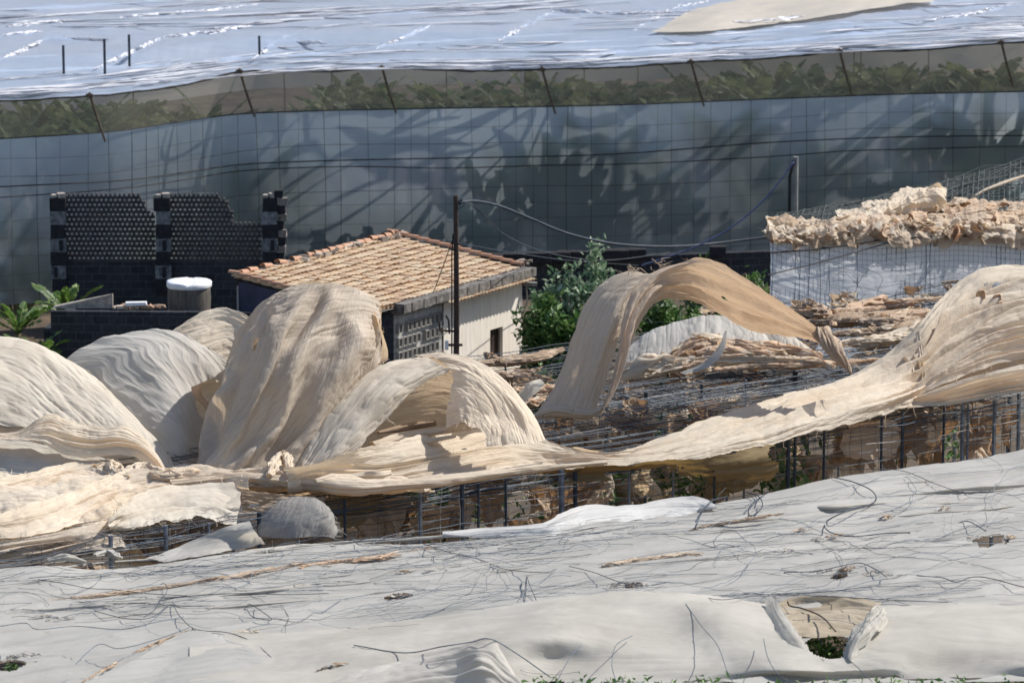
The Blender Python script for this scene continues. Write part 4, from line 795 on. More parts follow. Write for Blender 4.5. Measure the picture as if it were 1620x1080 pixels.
# ================================================================ STRIPPED GREENHOUSE FRAMES with wires
v1 = np.array([.8154, .579, 0]); vn1 = np.array([-.579, .8154, 0])
def rowp(row, x, z): return np.array([x, 107.3+6.75*row+.71*x, z])
def px2x(px, row):
    t = (px-810)/F; x = 0.
    for _ in range(6): y = 107.3+6.75*row+.71*x; x = t*(y*math.cos(PITCH)+24*math.sin(PITCH))
    return x
frames = []
rs = random.Random(17)
FL = ['nearest stripped greenhouse frame of posts and tangled dark wires under the long cream cloth', 'second stripped greenhouse frame, its wires crossing beneath the tall cloth arch', 'farthest stripped greenhouse frame with ragged wires in front of the white enclosure']
PX = [[(175, 1), (262, 1), (330, 0), (410, 1), (545, 0), (665, 1), (731, 1), (757, 0), (800, 0), (888, 2), (910, 1), (995, 0), (1065, 0), (1130, 0), (1247, 1), (1258, 0), (1304, 0), (1395, 0), (1428, 0), (1494, 0), (1523, 1), (1532, 0), (1574, 1), (1612, 1)],
      [(530, 0), (700, 1), (880, 0), (960, 1), (992, 1), (1022, 1), (1110, 0), (1180, 0), (1258, 2), (1330, 0), (1480, 1), (1600, 0)],
      [(800, 0), (905, 0), (1020, 0), (1150, 0), (1278, 1), (1400, 0), (1515, 1), (1600, 0)]]
for row in range(3):
    p0 = rowp(row, 0, 0); fr = empty('greenhouse_frame', p0, FL[row], 'greenhouse frame', None); frames.append(fr)
    for a, kd in PX[row]:
        x = px2x(a, row); tp = rowp(row, x, 6.02+rs.uniform(-.05, .08)+(.15 if row == 2 and a == 1515 else 0)); mb = MB(); r_ = (.035, .055, .075)[kd]
        mb.tube([(tp[0]+rs.uniform(-.05, .05), tp[1]+rs.uniform(-.1, .1), 0), tuple(tp)], r_, 6); mb.build('post', M['steel'] if rs.random() < .6 else M['darkpost'], fr)
    mw = MB()
    x0, x1 = -13.5, 14.5
    if row == 0: x0 = -12
    if row == 1: x0 = -3.5
    if row == 2: x0 = 5.0
    def wire_along(row, off, z, xa, xb, amp, r_, mi):
        n = int((xb-xa)*2.2)+3; P = []; sd_ = rs.uniform(0, 99)
        for x in np.linspace(xa, xb, n): q = rowp(row, x, z)+vn1*off; q = q+np.array([0, amp*2*float(vn(x*.55, sd_)), amp*float(fbm(x*.8, sd_+7, 0, 2))-abs(math.sin((x-xa)*1.1))*amp*.4]); P.append(q)
        mw.tube(P, r_, 3, mi, cap=False)
    for k in range((66, 50, 40)[row]):                       # the tangle along the row's front edge
        xa = rs.uniform(x0, x1-4) if k % 3 else x0; xb = min(x1, xa+rs.uniform(3, 16)) if k % 3 else x1
        wire_along(row, rs.uniform(-.1, .9), 6.0-abs(rs.gauss(0, .38)), xa, xb, rs.uniform(.04, .22), rs.choice((.006, .008, .011, .014)), rs.choice((0, 0, 1, 1, 2)))
    for k in range((46, 30, 8)[row]):                       # flat wires over the bay
        off = .5+k*(.138, .21, .14)[row]; wire_along(row, off, 6.0+rs.uniform(-.09, .05), x0, x1, .05, rs.choice((.006, .009, .012)), rs.choice((0, 0, 1)))
    x = x0
    while x < x1:                             # cross wires and drop wires
        a = rowp(row, x, 6.0); mw.tube([a, a+vn1*(3 if row < 2 else .6)+np.array([0, 0, -.12+rs.uniform(-.1, .1)]), a+vn1*(6.6 if row < 2 else 1.2)], rs.choice((.006, .009)), 3, rs.choice((0, 1)), cap=False); x += rs.uniform(.18, .4)
    x = x0
    while x < x1:
        a = rowp(row, x, 6.0); zl = rs.choice((4.9, 4.2, 3, 1)); mw.tube([a, a+np.array([rs.uniform(-.08, .08), 0, -.6]), np.array([a[0]+rs.uniform(-.15, .15), a[1], zl])], rs.choice((.005, .007)), 3, rs.choice((0, 1, 1, 2)), cap=False); x += rs.uniform(.12, .42)
    for z in (5.75, 5.5, 5.22, 4.95, 4.6, 4.2): wire_along(row, 0, z, x0, x1, .05, .008, 1)
    for k in range(60):                       # loose curls
        x = rs.uniform(x0, x1); a = rowp(row, x, rs.uniform(5.0, 6.2))+vn1*rs.uniform(-.2, 5); P = [a]
        d = np.array([rs.uniform(-1, 1), rs.uniform(-.4, .4), rs.uniform(-.6, .4)])
        for i in range(5): d = d+np.array([rs.gauss(0, .5), rs.gauss(0, .3), rs.gauss(0, .3)]); P.append(P[-1]+d*.28)
        mw.tube(cr(P, 16), .006, 3, rs.choice((0, 1, 2)), cap=False)
    o = mw.build('wire_tangle', [M['wire'], M['wire2'], M['wire3']], fr); o['kind'] = 'stuff'
# brown shreds still hanging below the wires (nobody could count them)
def shreds(name, n, fn, mats, seed, lab):
    rs = random.Random(seed); V = []; Fs = []; UV = []; MI = []; nu, nv = 30, 17
    for k in range(n):
        a, wv, hv, mi = fn(rs); u = np.linspace(0, 1, nu)[:, None]; v = np.linspace(0, 1, nv)[None, :]; sd_ = k*13+seed
        tilt = rs.uniform(-.5, .5); wn_ = wv*(1-rs.uniform(.2, .8)*v); 
        X = (u-.5)*wn_+tilt*hv*v + .12*fbm(u*2, v*3, sd_, 3)*wv; Z = -hv*v*(1-.35*abs(np.sin(u*3.0+sd_)))+.25*hv*fbm(u*2, v*1, sd_+2, 3)*v; Y = .60*fbm(u*wv*2.0, v*hv*1.3, sd_+1, 4)+.14*ridge(u*wv*3.2+v*tilt*2, v*.5, sd_+5)+.06*ridge(u*wv*7+v*tilt*3, v*.8, sd_+6)
        P = a[None, None, :]+X[:, :, None]*v1+Y[:, :, None]*vn1+Z[:, :, None]*np.array([0, 0, 1.])
        b = len(V)*nu*nv; V.append(P.reshape(-1, 3)); idx = np.arange(nu*nv).reshape(nu, nv)+b; h = fbm(u[:-1]*3, v[:, :-1]*3, sd_+9, 3) < .42
        h = h*np.ones((nu-1, nv-1), bool); q = np.stack([idx[:-1, :-1][h], idx[1:, :-1][h], idx[1:, 1:][h], idx[:-1, 1:][h]], 1); Fs.append(q); MI += [mi]*len(q)
        UV.append(np.stack([(u*wv*np.ones((1, nv))+k).ravel(), (np.ones((nu, 1))*v*hv+k*.7).ravel()], 1))
    o = mesh_from(name, np.vstack(V), np.vstack(Fs), mats, None, True, np.vstack(UV), MI); return tag(o, lab, 'cloth shreds', kind='stuff')
def fnr(row, x0, x1, zlo, zhi, omin, omax, hs_=(.5, 1.8)):
    def f(rs):
        x = rs.uniform(x0, x1); return rowp(row, x, rs.uniform(zlo, zhi))+vn1*rs.uniform(omin, omax), rs.uniform(.35, 1.3), rs.uniform(*hs_), rs.choice((0, 0, 0, 1, 2, 3))
    return f
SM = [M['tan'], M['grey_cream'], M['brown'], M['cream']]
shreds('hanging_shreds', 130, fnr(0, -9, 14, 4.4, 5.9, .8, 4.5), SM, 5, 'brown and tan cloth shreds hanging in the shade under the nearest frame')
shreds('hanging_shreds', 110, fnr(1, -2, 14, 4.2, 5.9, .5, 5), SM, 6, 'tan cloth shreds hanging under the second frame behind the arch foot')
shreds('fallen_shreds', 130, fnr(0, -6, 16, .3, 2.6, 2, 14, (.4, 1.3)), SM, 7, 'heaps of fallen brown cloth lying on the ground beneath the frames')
def low_green(name, n, fn, mat, seed, lab, ll=.3):
    rr = random.Random(seed); mb = MB()
    for k in range(n):
        p = fn(rr); d = np.array([rr.gauss(0, 1), rr.gauss(0, 1), rr.gauss(.4, .8)]); d /= np.linalg.norm(d); s = np.cross(d, [rr.uniform(-1, 1), rr.uniform(-1, 1), 1]); s /= np.linalg.norm(s); l_ = ll*rr.uniform(.5, 1.5); nn = np.cross(s, d)
        mb.add([p, p+d*l_*.5+s*l_*.22, p+d*l_-nn*l_*.2, p+d*l_*.5-s*l_*.22], [(0, 1, 2), (0, 2, 3)])
    return tag(mb.build(name, M[mat]), lab, 'undergrowth', kind='stuff')
def clump(cs):
    def f(rr):
        c = rr.choice(cs); return np.array([c[0]+rr.gauss(0, c[3]), c[1]+rr.gauss(0, c[3]), max(.1, c[2]+rr.gauss(0, c[4]))])
    return f
cs = []
for a, b, D in ((590, 815, 110), (600, 800, 111), (695, 815, 111), (720, 800, 111), (880, 805, 113), (960, 780, 112), (1010, 770, 113), (1080, 765, 113), (1225, 745, 114), (1235, 755, 114), (1040, 700, 118), (1060, 720, 118), (620, 765, 112), (700, 790, 112), (1480, 700, 121), (500, 830, 109)): q = W(a, b, D); cs.append((q[0], q[1], q[2], .42, .35))
low_green('undergrowth', 2600, clump(cs), 'leafs', 3, 'green leaves of plants growing under the nearest stripped frame', .26)

# ================================================================ TORN CLOTHS
def cloth(o, label, group=None): return tag(o, label, 'torn cloth', group)
# 1 tall hood
o = loft('torn_cloth', [
    rl((400, 745, 112.5), (392, 690, 113), (400, 620, 113.3), (420, 560, 113.6), (455, 510, 113.4), (480, 480, 113)),
    rl((338, 726, 110.4), (342, 670, 110.7), (352, 600, 111), (376, 530, 111.3), (414, 478, 111.3), (453, 456, 111.2)),
    rl((300, 750, 107.2), (352, 702, 107.4), (398, 610, 107.8), (430, 540, 108.3), (452, 490, 109.1), (478, 450, 110.0)),
    rl((350, 760, 106.8), (402, 690, 107.3), (440, 610, 107.6), (466, 540, 108.2), (488, 485, 109), (508, 449, 109.8)),
    rl((420, 757, 107.0), (455, 690, 107.5), (484, 620, 107.9), (508, 550, 108.4), (524, 490, 109.1), (538, 451, 109.9)),
    rl((455, 750, 107.0), (495, 690, 107.7), (530, 620, 108.2), (555, 550, 108.7), (568, 500, 109.4), (572, 459, 110.1)),
    rl((470, 744, 107.2), (520, 690, 108.2), (562, 620, 108.9), (590, 560, 109.3), (600, 515, 109.8), (600, 478, 110.4))],
    260, 220, .060, 4, 101, M['grey_cream'], cut=.62, fray=20, edge=.03, warp=.10, creases=((0, .40, .75, .42, .30, .045), (0, .63, .8, .55, .34, .035), (.1, .76, .95, .72, .26, .03), (0, .52, .45, .50, -.22, .03), (0.05, .86, .8, .84, .25, .03), (.5, .5, 1, .53, .15, .03), (0, .30, .5, .31, .12, .02)))
cloth(o, 'tall grey beige cloth ballooning upright like a hood, highest of the left group')
o = loft('torn_cloth', [rl((472, 449, 110.0), (455, 470, 111.5), (440, 520, 112.4), (430, 600, 112.6)), rl((538, 450, 109.9), (545, 470, 111.6), (550, 520, 112.4), (545, 600, 112.6)), rl((600, 478, 110.3), (605, 500, 111.2), (600, 540, 111.8), (590, 600, 112.2))], 60, 60, .04, 6, 103, M['grey_cream'])
o.parent = [q for q in col.objects if q.name.startswith('torn_cloth')][0]; o.name = 'rear_fold'
o = loft('torn_cloth', [rl((592, 492, 109.9), (603, 520, 109.6), (612, 550, 109.4), (613, 568, 109.3), (604, 576, 109.3)), rl((598, 512, 110.2), (603, 535, 109.9), (604, 555, 109.7), (602, 570, 109.6), (596, 578, 109.5))], 50, 14, .06, 3, 104, M['cream'], fray=6)
cloth(o, 'thin frayed loop of cloth hanging off the right shoulder of the tall hood')
o = loft('torn_cloth', [rl((560, 600, 110.6), (575, 560, 110.9), (585, 520, 111.2), (600, 495, 111.3)), rl((600, 620, 110.8), (604, 590, 111), (606, 570, 111.3), (606, 560, 111.4))], 40, 30, .08, 4, 105, M['grey_cream'], cut=.5)
cloth(o, 'shaded scrap of cloth tucked behind the loop beside the tall hood')
# 2 central arch
o = loft('torn_cloth', [
    rl((462, 750, 106.9), (488, 705, 107.4), (530, 645, 108.1), (575, 600, 108.8), (618, 573, 109.3), (662, 562, 109.8)),
    rl((478, 752, 106.6), (510, 705, 107.1), (550, 652, 107.7), (592, 610, 108.3), (632, 584, 108.8), (676, 566, 109.3)),
    rl((505, 748, 106.5), (540, 702, 107.0), (575, 660, 107.5), (612, 622, 108.0), (650, 596, 108.5), (692, 574, 109.0)),
    rl((530, 742, 106.7), (565, 710, 107.2), (596, 678, 107.7), (626, 646, 108.1), (662, 612, 108.6), (712, 584, 109.0))],
    170, 110, .08, 5, 111, M['pale'], fray=26, edge=.06)
cloth(o, 'pale cloth strip sweeping up from the gathered foot, left half of the low arch')
o = loft('torn_cloth', [
    rl((655, 562, 109.6), (700, 558, 109.6), (745, 568, 109.3), (790, 595, 108.8), (828, 635, 108.3), (862, 695, 107.8)),
    rl((690, 568, 109.3), (722, 572, 109.1), (758, 588, 108.7), (795, 618, 108.2), (828, 655, 107.8), (850, 700, 107.5)),
    rl((716, 590, 108.9), (740, 596, 108.6), (770, 618, 108.2), (800, 645, 107.9), (822, 675, 107.6), (835, 702, 107.3)),
    rl((713, 625, 108.5), (735, 628, 108.2), (760, 642, 107.9), (785, 660, 107.7), (805, 680, 107.4), (815, 703, 107.2)),
    rl((706, 655, 108.2), (728, 652, 107.9), (752, 658, 107.7), (772, 668, 107.5), (786, 683, 107.3), (792, 704, 107.1)),
    rl((704, 676, 107.9), (722, 670, 107.7), (742, 672, 107.5), (756, 678, 107.3), (766, 690, 107.2), (768, 706, 107.0))],
    170, 130, .055, 5, 112, M['cream'], fray=18, edge=.04)
cloth(o, 'cream cloth fanning down as the bulging right half of the low arch')
o = loft('torn_cloth', [
    rl((560, 720, 109.9), (600, 702, 110.2), (650, 690, 110.5), (700, 690, 110.2), (770, 700, 109.5)),
    rl((570, 690, 110.4), (610, 668, 110.8), (660, 655, 111), (710, 655, 110.6), (790, 672, 110)),
    rl((590, 650, 110.8), (630, 628, 111.1), (670, 620, 111.2), (720, 622, 110.8), (800, 650, 110)),
    rl((620, 605, 110.6), (655, 590, 110.8), (690, 585, 110.9), (730, 590, 110.5), (800, 625, 109.8)),
    rl((650, 570, 110.0), (680, 565, 110.1), (715, 566, 110.0), (750, 578, 109.7), (800, 610, 109.3))],
    110, 110, .05, 8, 113, M['grey_cream'], cut=.6)
cloth(o, 'shaded striped inner vault of cloth seen through the mouth of the low arch')
for k, (pp, r_, m_) in enumerate(((((590, 704, 107.8), (640, 690, 108.4), (700, 682, 108.2), (760, 672, 108)), [.10, .14, .12, .08], 'cream'), (((580, 722, 107.2), (620, 706, 107.8), (680, 697, 108), (720, 690, 107.8)), [.12, .16, .10, .05], 'cream'), (((598, 684, 109), (640, 676, 109.4), (690, 668, 109.4)), [.05, .12, .08], 'tan'))):
    cloth(bundle('cloth_roll', rl(*pp), r_, M[m_], 120+k, 90, 24, .6, .4), ('thin cream roll of cloth crossing the mouth of the low arch', 'wider cream roll lying below the mouth of the low arch', 'brown scrap rolled up inside the low arch')[k])
# 3 striped cloth behind
o = loft('torn_cloth', [
    rl((262, 528, 113.2), (300, 502, 113.5), (345, 487, 113.8), (380, 496, 113.6), (415, 512, 113.2)),
    rl((280, 545, 112.7), (320, 530, 113), (365, 528, 113.2), (400, 540, 113), (430, 552, 112.8)),
    rl((290, 590, 112.2), (330, 580, 112.5), (370, 585, 112.7), (405, 590, 112.5), (430, 595, 112.3)),
    rl((290, 640, 111.8), (330, 640, 112), (370, 645, 112.2), (405, 645, 112), (430, 645, 112)),
    rl((300, 700, 111.3), (330, 690, 111.5), (370, 690, 111.7), (405, 690, 111.5), (430, 690, 111.5))],
    140, 120, .045, 9, 121, M['cream'])
cloth(o, 'small cream cloth with fine parallel pleats rising behind the tall hood')
# 4 grey billow behind
o = loft('torn_cloth', [
    rl((70, 640, 111.6), (105, 605, 111.6), (140, 585, 111.5), (200, 660, 110.6), (245, 705, 110), (272, 745, 109.2)),
    rl((108, 568, 112.0), (135, 590, 111.6), (170, 620, 111.0), (215, 660, 110.4), (255, 705, 109.8), (276, 745, 109)),
    rl((162, 540, 112.3), (190, 575, 111.5), (220, 620, 110.8), (250, 662, 110.2), (275, 705, 109.7), (282, 742, 109)),
    rl((218, 526, 112.5), (240, 560, 111.6), (262, 605, 110.9), (282, 650, 110.4), (292, 695, 110), (292, 738, 109.3)),
    rl((268, 525, 112.6), (282, 560, 111.9), (298, 605, 111.4), (312, 650, 111), (318, 695, 110.8), (312, 740, 110)),
    rl((318, 545, 112.6), (326, 575, 112.1), (333, 612, 111.9), (340, 655, 111.7), (342, 695, 111.4), (340, 740, 110.6)),
    rl((366, 574, 112.6), (366, 600, 112.4), (366, 630, 112.3), (368, 665, 112.1), (368, 700, 111.9), (370, 740, 111.5))],
    150, 130, .014, 3, 122, M['grey'], hole=lambda S: (lambda a, b: ((a-335)/26.)**2+((b-632)/34.)**2 < 1)(810+F*S[:-1, :-1, 0]/(S[:-1, :-1, 1]*math.cos(PITCH)+(H-S[:-1, :-1, 2])*math.sin(PITCH)), 540-F*((S[:-1, :-1, 1])*math.sin(PITCH)-(H-S[:-1, :-1, 2])*math.cos(PITCH))/(S[:-1, :-1, 1]*math.cos(PITCH)+(H-S[:-1, :-1, 2])*math.sin(PITCH))))
cloth(o, 'smooth grey white cloth billow with a torn hole, left of the tall hood')
cloth(loft('torn_cloth', [rl((302, 612, 111), (305, 625, 111), (318, 640, 111.1), (335, 655, 111.2)), rl((322, 603, 111.2), (318, 620, 111.3), (325, 632, 111.4), (338, 645, 111.4))], 40, 16, .08, 3, 125, M['peach']), 'curled brown lip of cloth at the left edge of the torn hole')
# 5 left mound
o = loft('torn_cloth', [
    rl((-40, 600, 112), (40, 590, 112), (110, 600, 111.5), (165, 640, 110.8), (220, 685, 109.8), (256, 720, 108.9), (274, 748, 108.2)),
    rl((-40, 540, 110.8), (45, 543, 110.8), (105, 568, 110.6), (163, 612, 110.1), (218, 662, 109.3), (257, 705, 108.6), (279, 748, 107.9)),
    rl((-40, 575, 109.4), (40, 590, 109.6), (100, 615, 109.4), (160, 648, 109), (212, 684, 108.5), (250, 718, 108.1), (276, 750, 107.7)),
    rl((-40, 625, 108.7), (40, 635, 108.8), (105, 655, 108.6), (160, 680, 108.3), (210, 708, 108), (246, 730, 107.8), (272, 752, 107.5)),
    rl((-40, 668, 108.2), (40, 676, 108.1), (110, 688, 107.9), (165, 704, 107.7), (210, 724, 107.6), (242, 740, 107.5), (268, 754, 107.3))],
    200, 150, .026, 4, 131, M['pale'], cut=.64)
cloth(o, 'broad pale cloth mound bulging at the left edge of the picture')
o = loft('torn_cloth', [
    rl((-40, 678, 107.8), (20, 682, 107.6), (60, 660, 107.6), (85, 654, 107.7), (125, 668, 107.6), (165, 676, 107.4), (200, 674, 107.4), (232, 696, 107.3), (258, 726, 107.2), (272, 752, 107.1)),
    rl((-40, 690, 107.4), (20, 690, 107.3), (60, 682, 107.2), (95, 680, 107.2), (140, 688, 107.1), (180, 692, 107), (212, 700, 107), (236, 716, 106.9), (256, 738, 106.9), (268, 754, 106.9)),
    rl((-40, 700, 107.1), (20, 698, 107.0), (65, 702, 106.9), (105, 718, 106.8), (145, 724, 106.8), (185, 720, 106.8), (212, 722, 106.8), (232, 734, 106.8), (248, 745, 106.8), (262, 756, 106.8))],
    200, 80, .12, 4, 132, M['peach2'] if 'peach2' in M else M['cream'], edge=.06, crump=.06, creases=((0, .4, .5, .3, .12, .06), (.3, .7, 1, .5, .12, .05)))
cloth(o, 'rumpled peach tinted cloth fold curling along the foot of the left mound')
o = loft('torn_cloth', [rl((-40, 690, 107.9), (60, 700, 107.8), (130, 716, 107.5), (170, 728, 107.2)), rl((-40, 722, 107.1), (50, 728, 106.9), (110, 738, 106.8), (158, 738, 106.7)), rl((-40, 760, 106.6), (40, 756, 106.4), (100, 750, 106.5), (150, 745, 106.5))], 130, 80, .07, 5, 133, M['grey'], crump=.05)
cloth(o, 'greyish crumpled sheet in the hollow below the left mound')
# 6 lower left heap of strips
K = [
 ([((-40, 772), (60, 742), (130, 726), (170, 726), (192, 745)), ((-40, 795), (60, 768), (120, 752), (170, 750), (190, 760)), ((-40, 812), (60, 790), (120, 775), (175, 770), (195, 772))], 6.25, 'cream', 'peach cream strip lying uppermost in the lower left heap', .10),
 ([((-40, 822), (40, 800), (120, 775), (200, 748), (300, 746), (392, 756)), ((-40, 838), (50, 822), (130, 796), (210, 768), (300, 762), (392, 772)), ((-40, 852), (60, 846), (140, 822), (215, 792), (300, 778), (395, 786))], 6.2, 'cream', 'long cream strip rising to the right across the lower left heap', .10),
 ([((172, 822), (205, 790), (250, 772), (320, 762), (386, 757)), ((172, 832), (210, 812), (260, 796), (320, 786), (384, 778)), ((175, 838), (220, 836), (270, 828), (322, 822), (372, 828)), ], 6.15, 'pale', 'pale flap of cloth hanging over the dark gap in the lower left heap', .05),
 ([((-40, 862), (40, 850), (110, 838), (150, 828), (178, 815)), ((-40, 875), (40, 866), (110, 856), (150, 850), (180, 838)), ((-40, 884), (40, 880), (110, 872), (160, 868), (200, 862))], 5.95, 'grey_cream', 'crumpled grey cream strip at the bottom of the lower left heap', .13)]
for k, (rr_, z, m_, lb, am) in enumerate(K):
    R_ = []
    for j, ra in enumerate(rr_): R_.append([Zp(a, b, z+.22-.2*j)+np.array([0, 0, 0]) for a, b in ra])
    cloth(loft('torn_cloth', R_, 190, 70, am, 4, 140+k, M[m_], edge=.08, fray=14, crump=(.06 if k < 4 else 0), crk=(1 if k < 4 else .1), creases=((0, .3, .7, .5, .15, .06), (.3, .75, 1, .6, .15, .06))), lb)
cloth(roll('cloth_roll', [Zp(a, b, 6.35) for a, b in ((150, 740), (178, 736), (192, 752), (225, 742), (262, 752), (300, 745))], [.1, .22, .2, .22, .2, .12], 44, [M['cream'], M['pale'], M['cream']], 151, (.8, 2.)), 'crumpled peach knot of cloth where the left mound is gathered')
cloth(bundle('cloth_roll', [Zp(a, b, 6.3) for a, b in ((270, 765), (380, 758), (480, 765), (560, 772), (620, 768), (720, 758), (850, 742), (960, 732))], [.10, .16, .2, .22, .16, .12, .08, .05], M['cream'], 152, 300, 30, .7, .45), 'long gathered roll of cream cloth running along the front frame edge')
cloth(roll('cloth_roll', [Zp(a, b, 6.55) for a, b in ((425, 752), (438, 728), (452, 722), (458, 748))], [.08, .18, .16, .08], 16, [M['cream'], M['pale']], 153, (.8, 1.8)), 'small peach puff of cloth at the foot of the tall hood')
cloth(bundle('cloth_roll', [Zp(a, b, 6.42) for a, b in ((500, 762), (540, 756), (575, 752), (600, 752), (618, 748))], [.08, .15, .08, .12, .06], M['pale'], 154, 90, 24, .8, .4), 'pale knotted end of cloth lying right of the gathered foot')
cloth(loft('torn_cloth', [[Zp(a, b, 6.2) for a, b in ((-40, 752), (60, 748), (180, 742), (300, 738), (400, 742), (520, 748), (640, 752))], [Zp(a, b, 6.3) for a, b in ((-40, 790), (60, 782), (180, 768), (300, 758), (400, 758), (520, 764), (660, 764))], [Zp(a, b, 6.05) for a, b in ((-40, 835), (60, 822), (170, 804), (280, 782), (400, 774), (520, 776), (680, 772))], [Zp(a, b, 5.75) for a, b in ((-40, 878), (60, 872), (160, 858), (280, 812), (400, 788), (520, 784), (690, 776))]], 420, 150, .12, 5, 158, M['cream'], crump=.09, cut=.5, edge=.05, fray=20, creases=((0, .3, .6, .2, .2, .05), (.2, .7, .9, .4, .2, .04), (0, .8, .5, .6, .18, .05))), 'heavily wrinkled cream cloth mass filling the lower left beneath the other strips')
# 7 the long sheet and its right-hand peak
def zz_(lst): return [Zp(a, b, z) for a, b, z in lst]
o = loft('torn_cloth', [
    zz_([(450, 742, 6.7), (520, 728, 6.9), (600, 702, 6.9), (690, 684, 6.75), (790, 676, 6.5), (850, 690, 6.3), (950, 716, 6.15), (1050, 688, 6.2), (1200, 642, 6.3), (1330, 600, 6.4), (1402, 566, 6.8)]) + rl((1455, 520, 117.6), (1500, 466, 118.8), (1545, 433, 119.5), (1600, 425, 119.9), (1660, 420, 120)),
    zz_([(455, 756, 6.5), (540, 742, 6.5), (640, 722, 6.5), (760, 702, 6.4), (850, 710, 6.2), (950, 722, 6.1), (1060, 694, 6.2), (1200, 656, 6.3), (1330, 618, 6.5), (1405, 592, 6.7)]) + rl((1458, 560, 116.4), (1508, 505, 117.4), (1560, 470, 118.2), (1610, 455, 118.6), (1660, 448, 118.8)),
    zz_([(455, 765, 6.4), (540, 756, 6.3), (640, 742, 6.25), (760, 724, 6.2), (850, 722, 6.1), (950, 727, 6.05), (1080, 702, 6.15), (1210, 668, 6.3), (1340, 634, 6.5), (1412, 612, 6.6)]) + rl((1462, 588, 115.7), (1520, 548, 116.4), (1575, 516, 116.9), (1620, 500, 117.2), (1660, 494, 117.4)),
    zz_([(455, 772, 6.3), (540, 766, 6.15), (640, 756, 6.1), (760, 742, 6.05), (850, 734, 6.0), (950, 732, 6.0), (1090, 711, 6.1), (1220, 680, 6.25), (1345, 648, 6.4), (1418, 628, 6.45)]) + rl((1468, 610, 115.2), (1530, 584, 115.6), (1590, 562, 116), (1630, 552, 116.3), (1670, 546, 116.5)),
    zz_([(455, 779, 6.15), (540, 780, 6.0), (640, 774, 5.95), (760, 757, 5.95), (850, 746, 5.95), (950, 738, 5.95), (1100, 724, 5.95), (1240, 694, 6.05), (1350, 668, 6.1), (1420, 648, 6.15)]) + rl((1470, 636, 114.9), (1540, 622, 115.3), (1600, 610, 115.7), (1660, 598, 116.2))],
    520, 200, .07, 4, 161, M['cream'], cut=.66, fray=40, edge=.035, warp=.14, creases=((0, .35, .45, .55, .16, .04), (.05, .6, .4, .72, .12, .025), (.1, .75, .8, .62, .16, .025), (.35, .3, .85, .42, .2, .03), (.5, .7, 1, .55, .24, .03), (.62, .15, 1, .25, .42, .045), (.7, .85, 1, .78, .35, .025), (.55, .5, .78, .3, .2, .025), (.76, .4, 1, .42, .50, .03), (.78, .6, 1, .62, .45, .025), (.8, .3, 1, .12, .3, .02), (.8, .7, 1, .9, .3, .02)))
LONG = cloth(o, 'longest cream cloth sheet, stretched over the front frame and rising to a peak at right')
for k, (ra, rb, rc, lb, m_) in enumerate((
   (((1432, 622, 115.0), (1480, 572, 115.8), (1530, 530, 116.4), (1590, 500, 116.8), (1660, 486, 117)), ((1436, 628, 114.8), (1490, 590, 115.3), (1545, 556, 115.8), (1600, 536, 116.2), (1660, 528, 116.5)), ((1440, 634, 114.6), (1495, 606, 114.9), (1550, 584, 115.3), (1605, 568, 115.7), (1660, 560, 116)), 'fold of cream cloth fanning right from the pinch below the peak, upper of two', 'cream'),
   (((1430, 632, 114.6), (1490, 612, 114.8), (1550, 592, 115), (1610, 578, 115.3), (1660, 570, 115.5)), ((1432, 640, 114.4), (1495, 628, 114.6), (1560, 612, 114.8), (1620, 600, 115), (1660, 594, 115.2)), ((1436, 646, 114.3), (1500, 640, 114.4), (1560, 630, 114.6), (1620, 618, 114.8), (1660, 610, 115)), 'fold of cream cloth fanning right from the pinch below the peak, lower of two', 'cream'),
   (((1412, 575, 116.3), (1438, 600, 115.6), (1440, 640, 115), (1400, 655, 114.6), (1330, 672, 114)), ((1432, 560, 116.6), (1450, 590, 115.7), (1450, 628, 115.0), (1410, 644, 114.7), (1330, 660, 114.1)), ((1455, 520, 117), (1462, 575, 116), (1460, 615, 115.2), (1420, 634, 114.8), (1330, 648, 114.2)), 'bright twisted band of cloth turning down from the right peak into the long sheet', 'pale'))):
    cloth(loft('torn_cloth', [rl(*ra), rl(*rb), rl(*rc)], 170, 80, .13, 3, 170+k, M[m_], edge=.05, fray=8, creases=((0, .3, 1, .25, .22, .06), (.1, .6, 1, .55, .26, .05), (.2, .8, 1, .85, .18, .04))), lb)
for k, (a, b, D) in enumerate(((1552, 466, 117.9), (1578, 470, 118.0), (1583, 486, 117.7))):
    p = W(a, b, D); t_ = np.linspace(0, 2*math.pi, 26); sx = (.11, .10, .10)[k]; P = np.stack([p[0]+sx*np.cos(t_), p[1]+.06*np.sin(t_*2)+.0*t_, p[2]+sx*(1.1, .75, 1.5)[k]*np.sin(t_)], 1); mb = MB(); mb.tube(P, .022, 6)
    rim = mb.build('torn_hole_rim', M['peach'], LONG, True); mb = MB(); mb.add(list(P[:-1]+np.array([0, .03, 0])), [tuple(range(25))]); mb.build('hole_shade_disc', M['tan'], LONG)  # darker disc stands for the shade inside an uncut hole
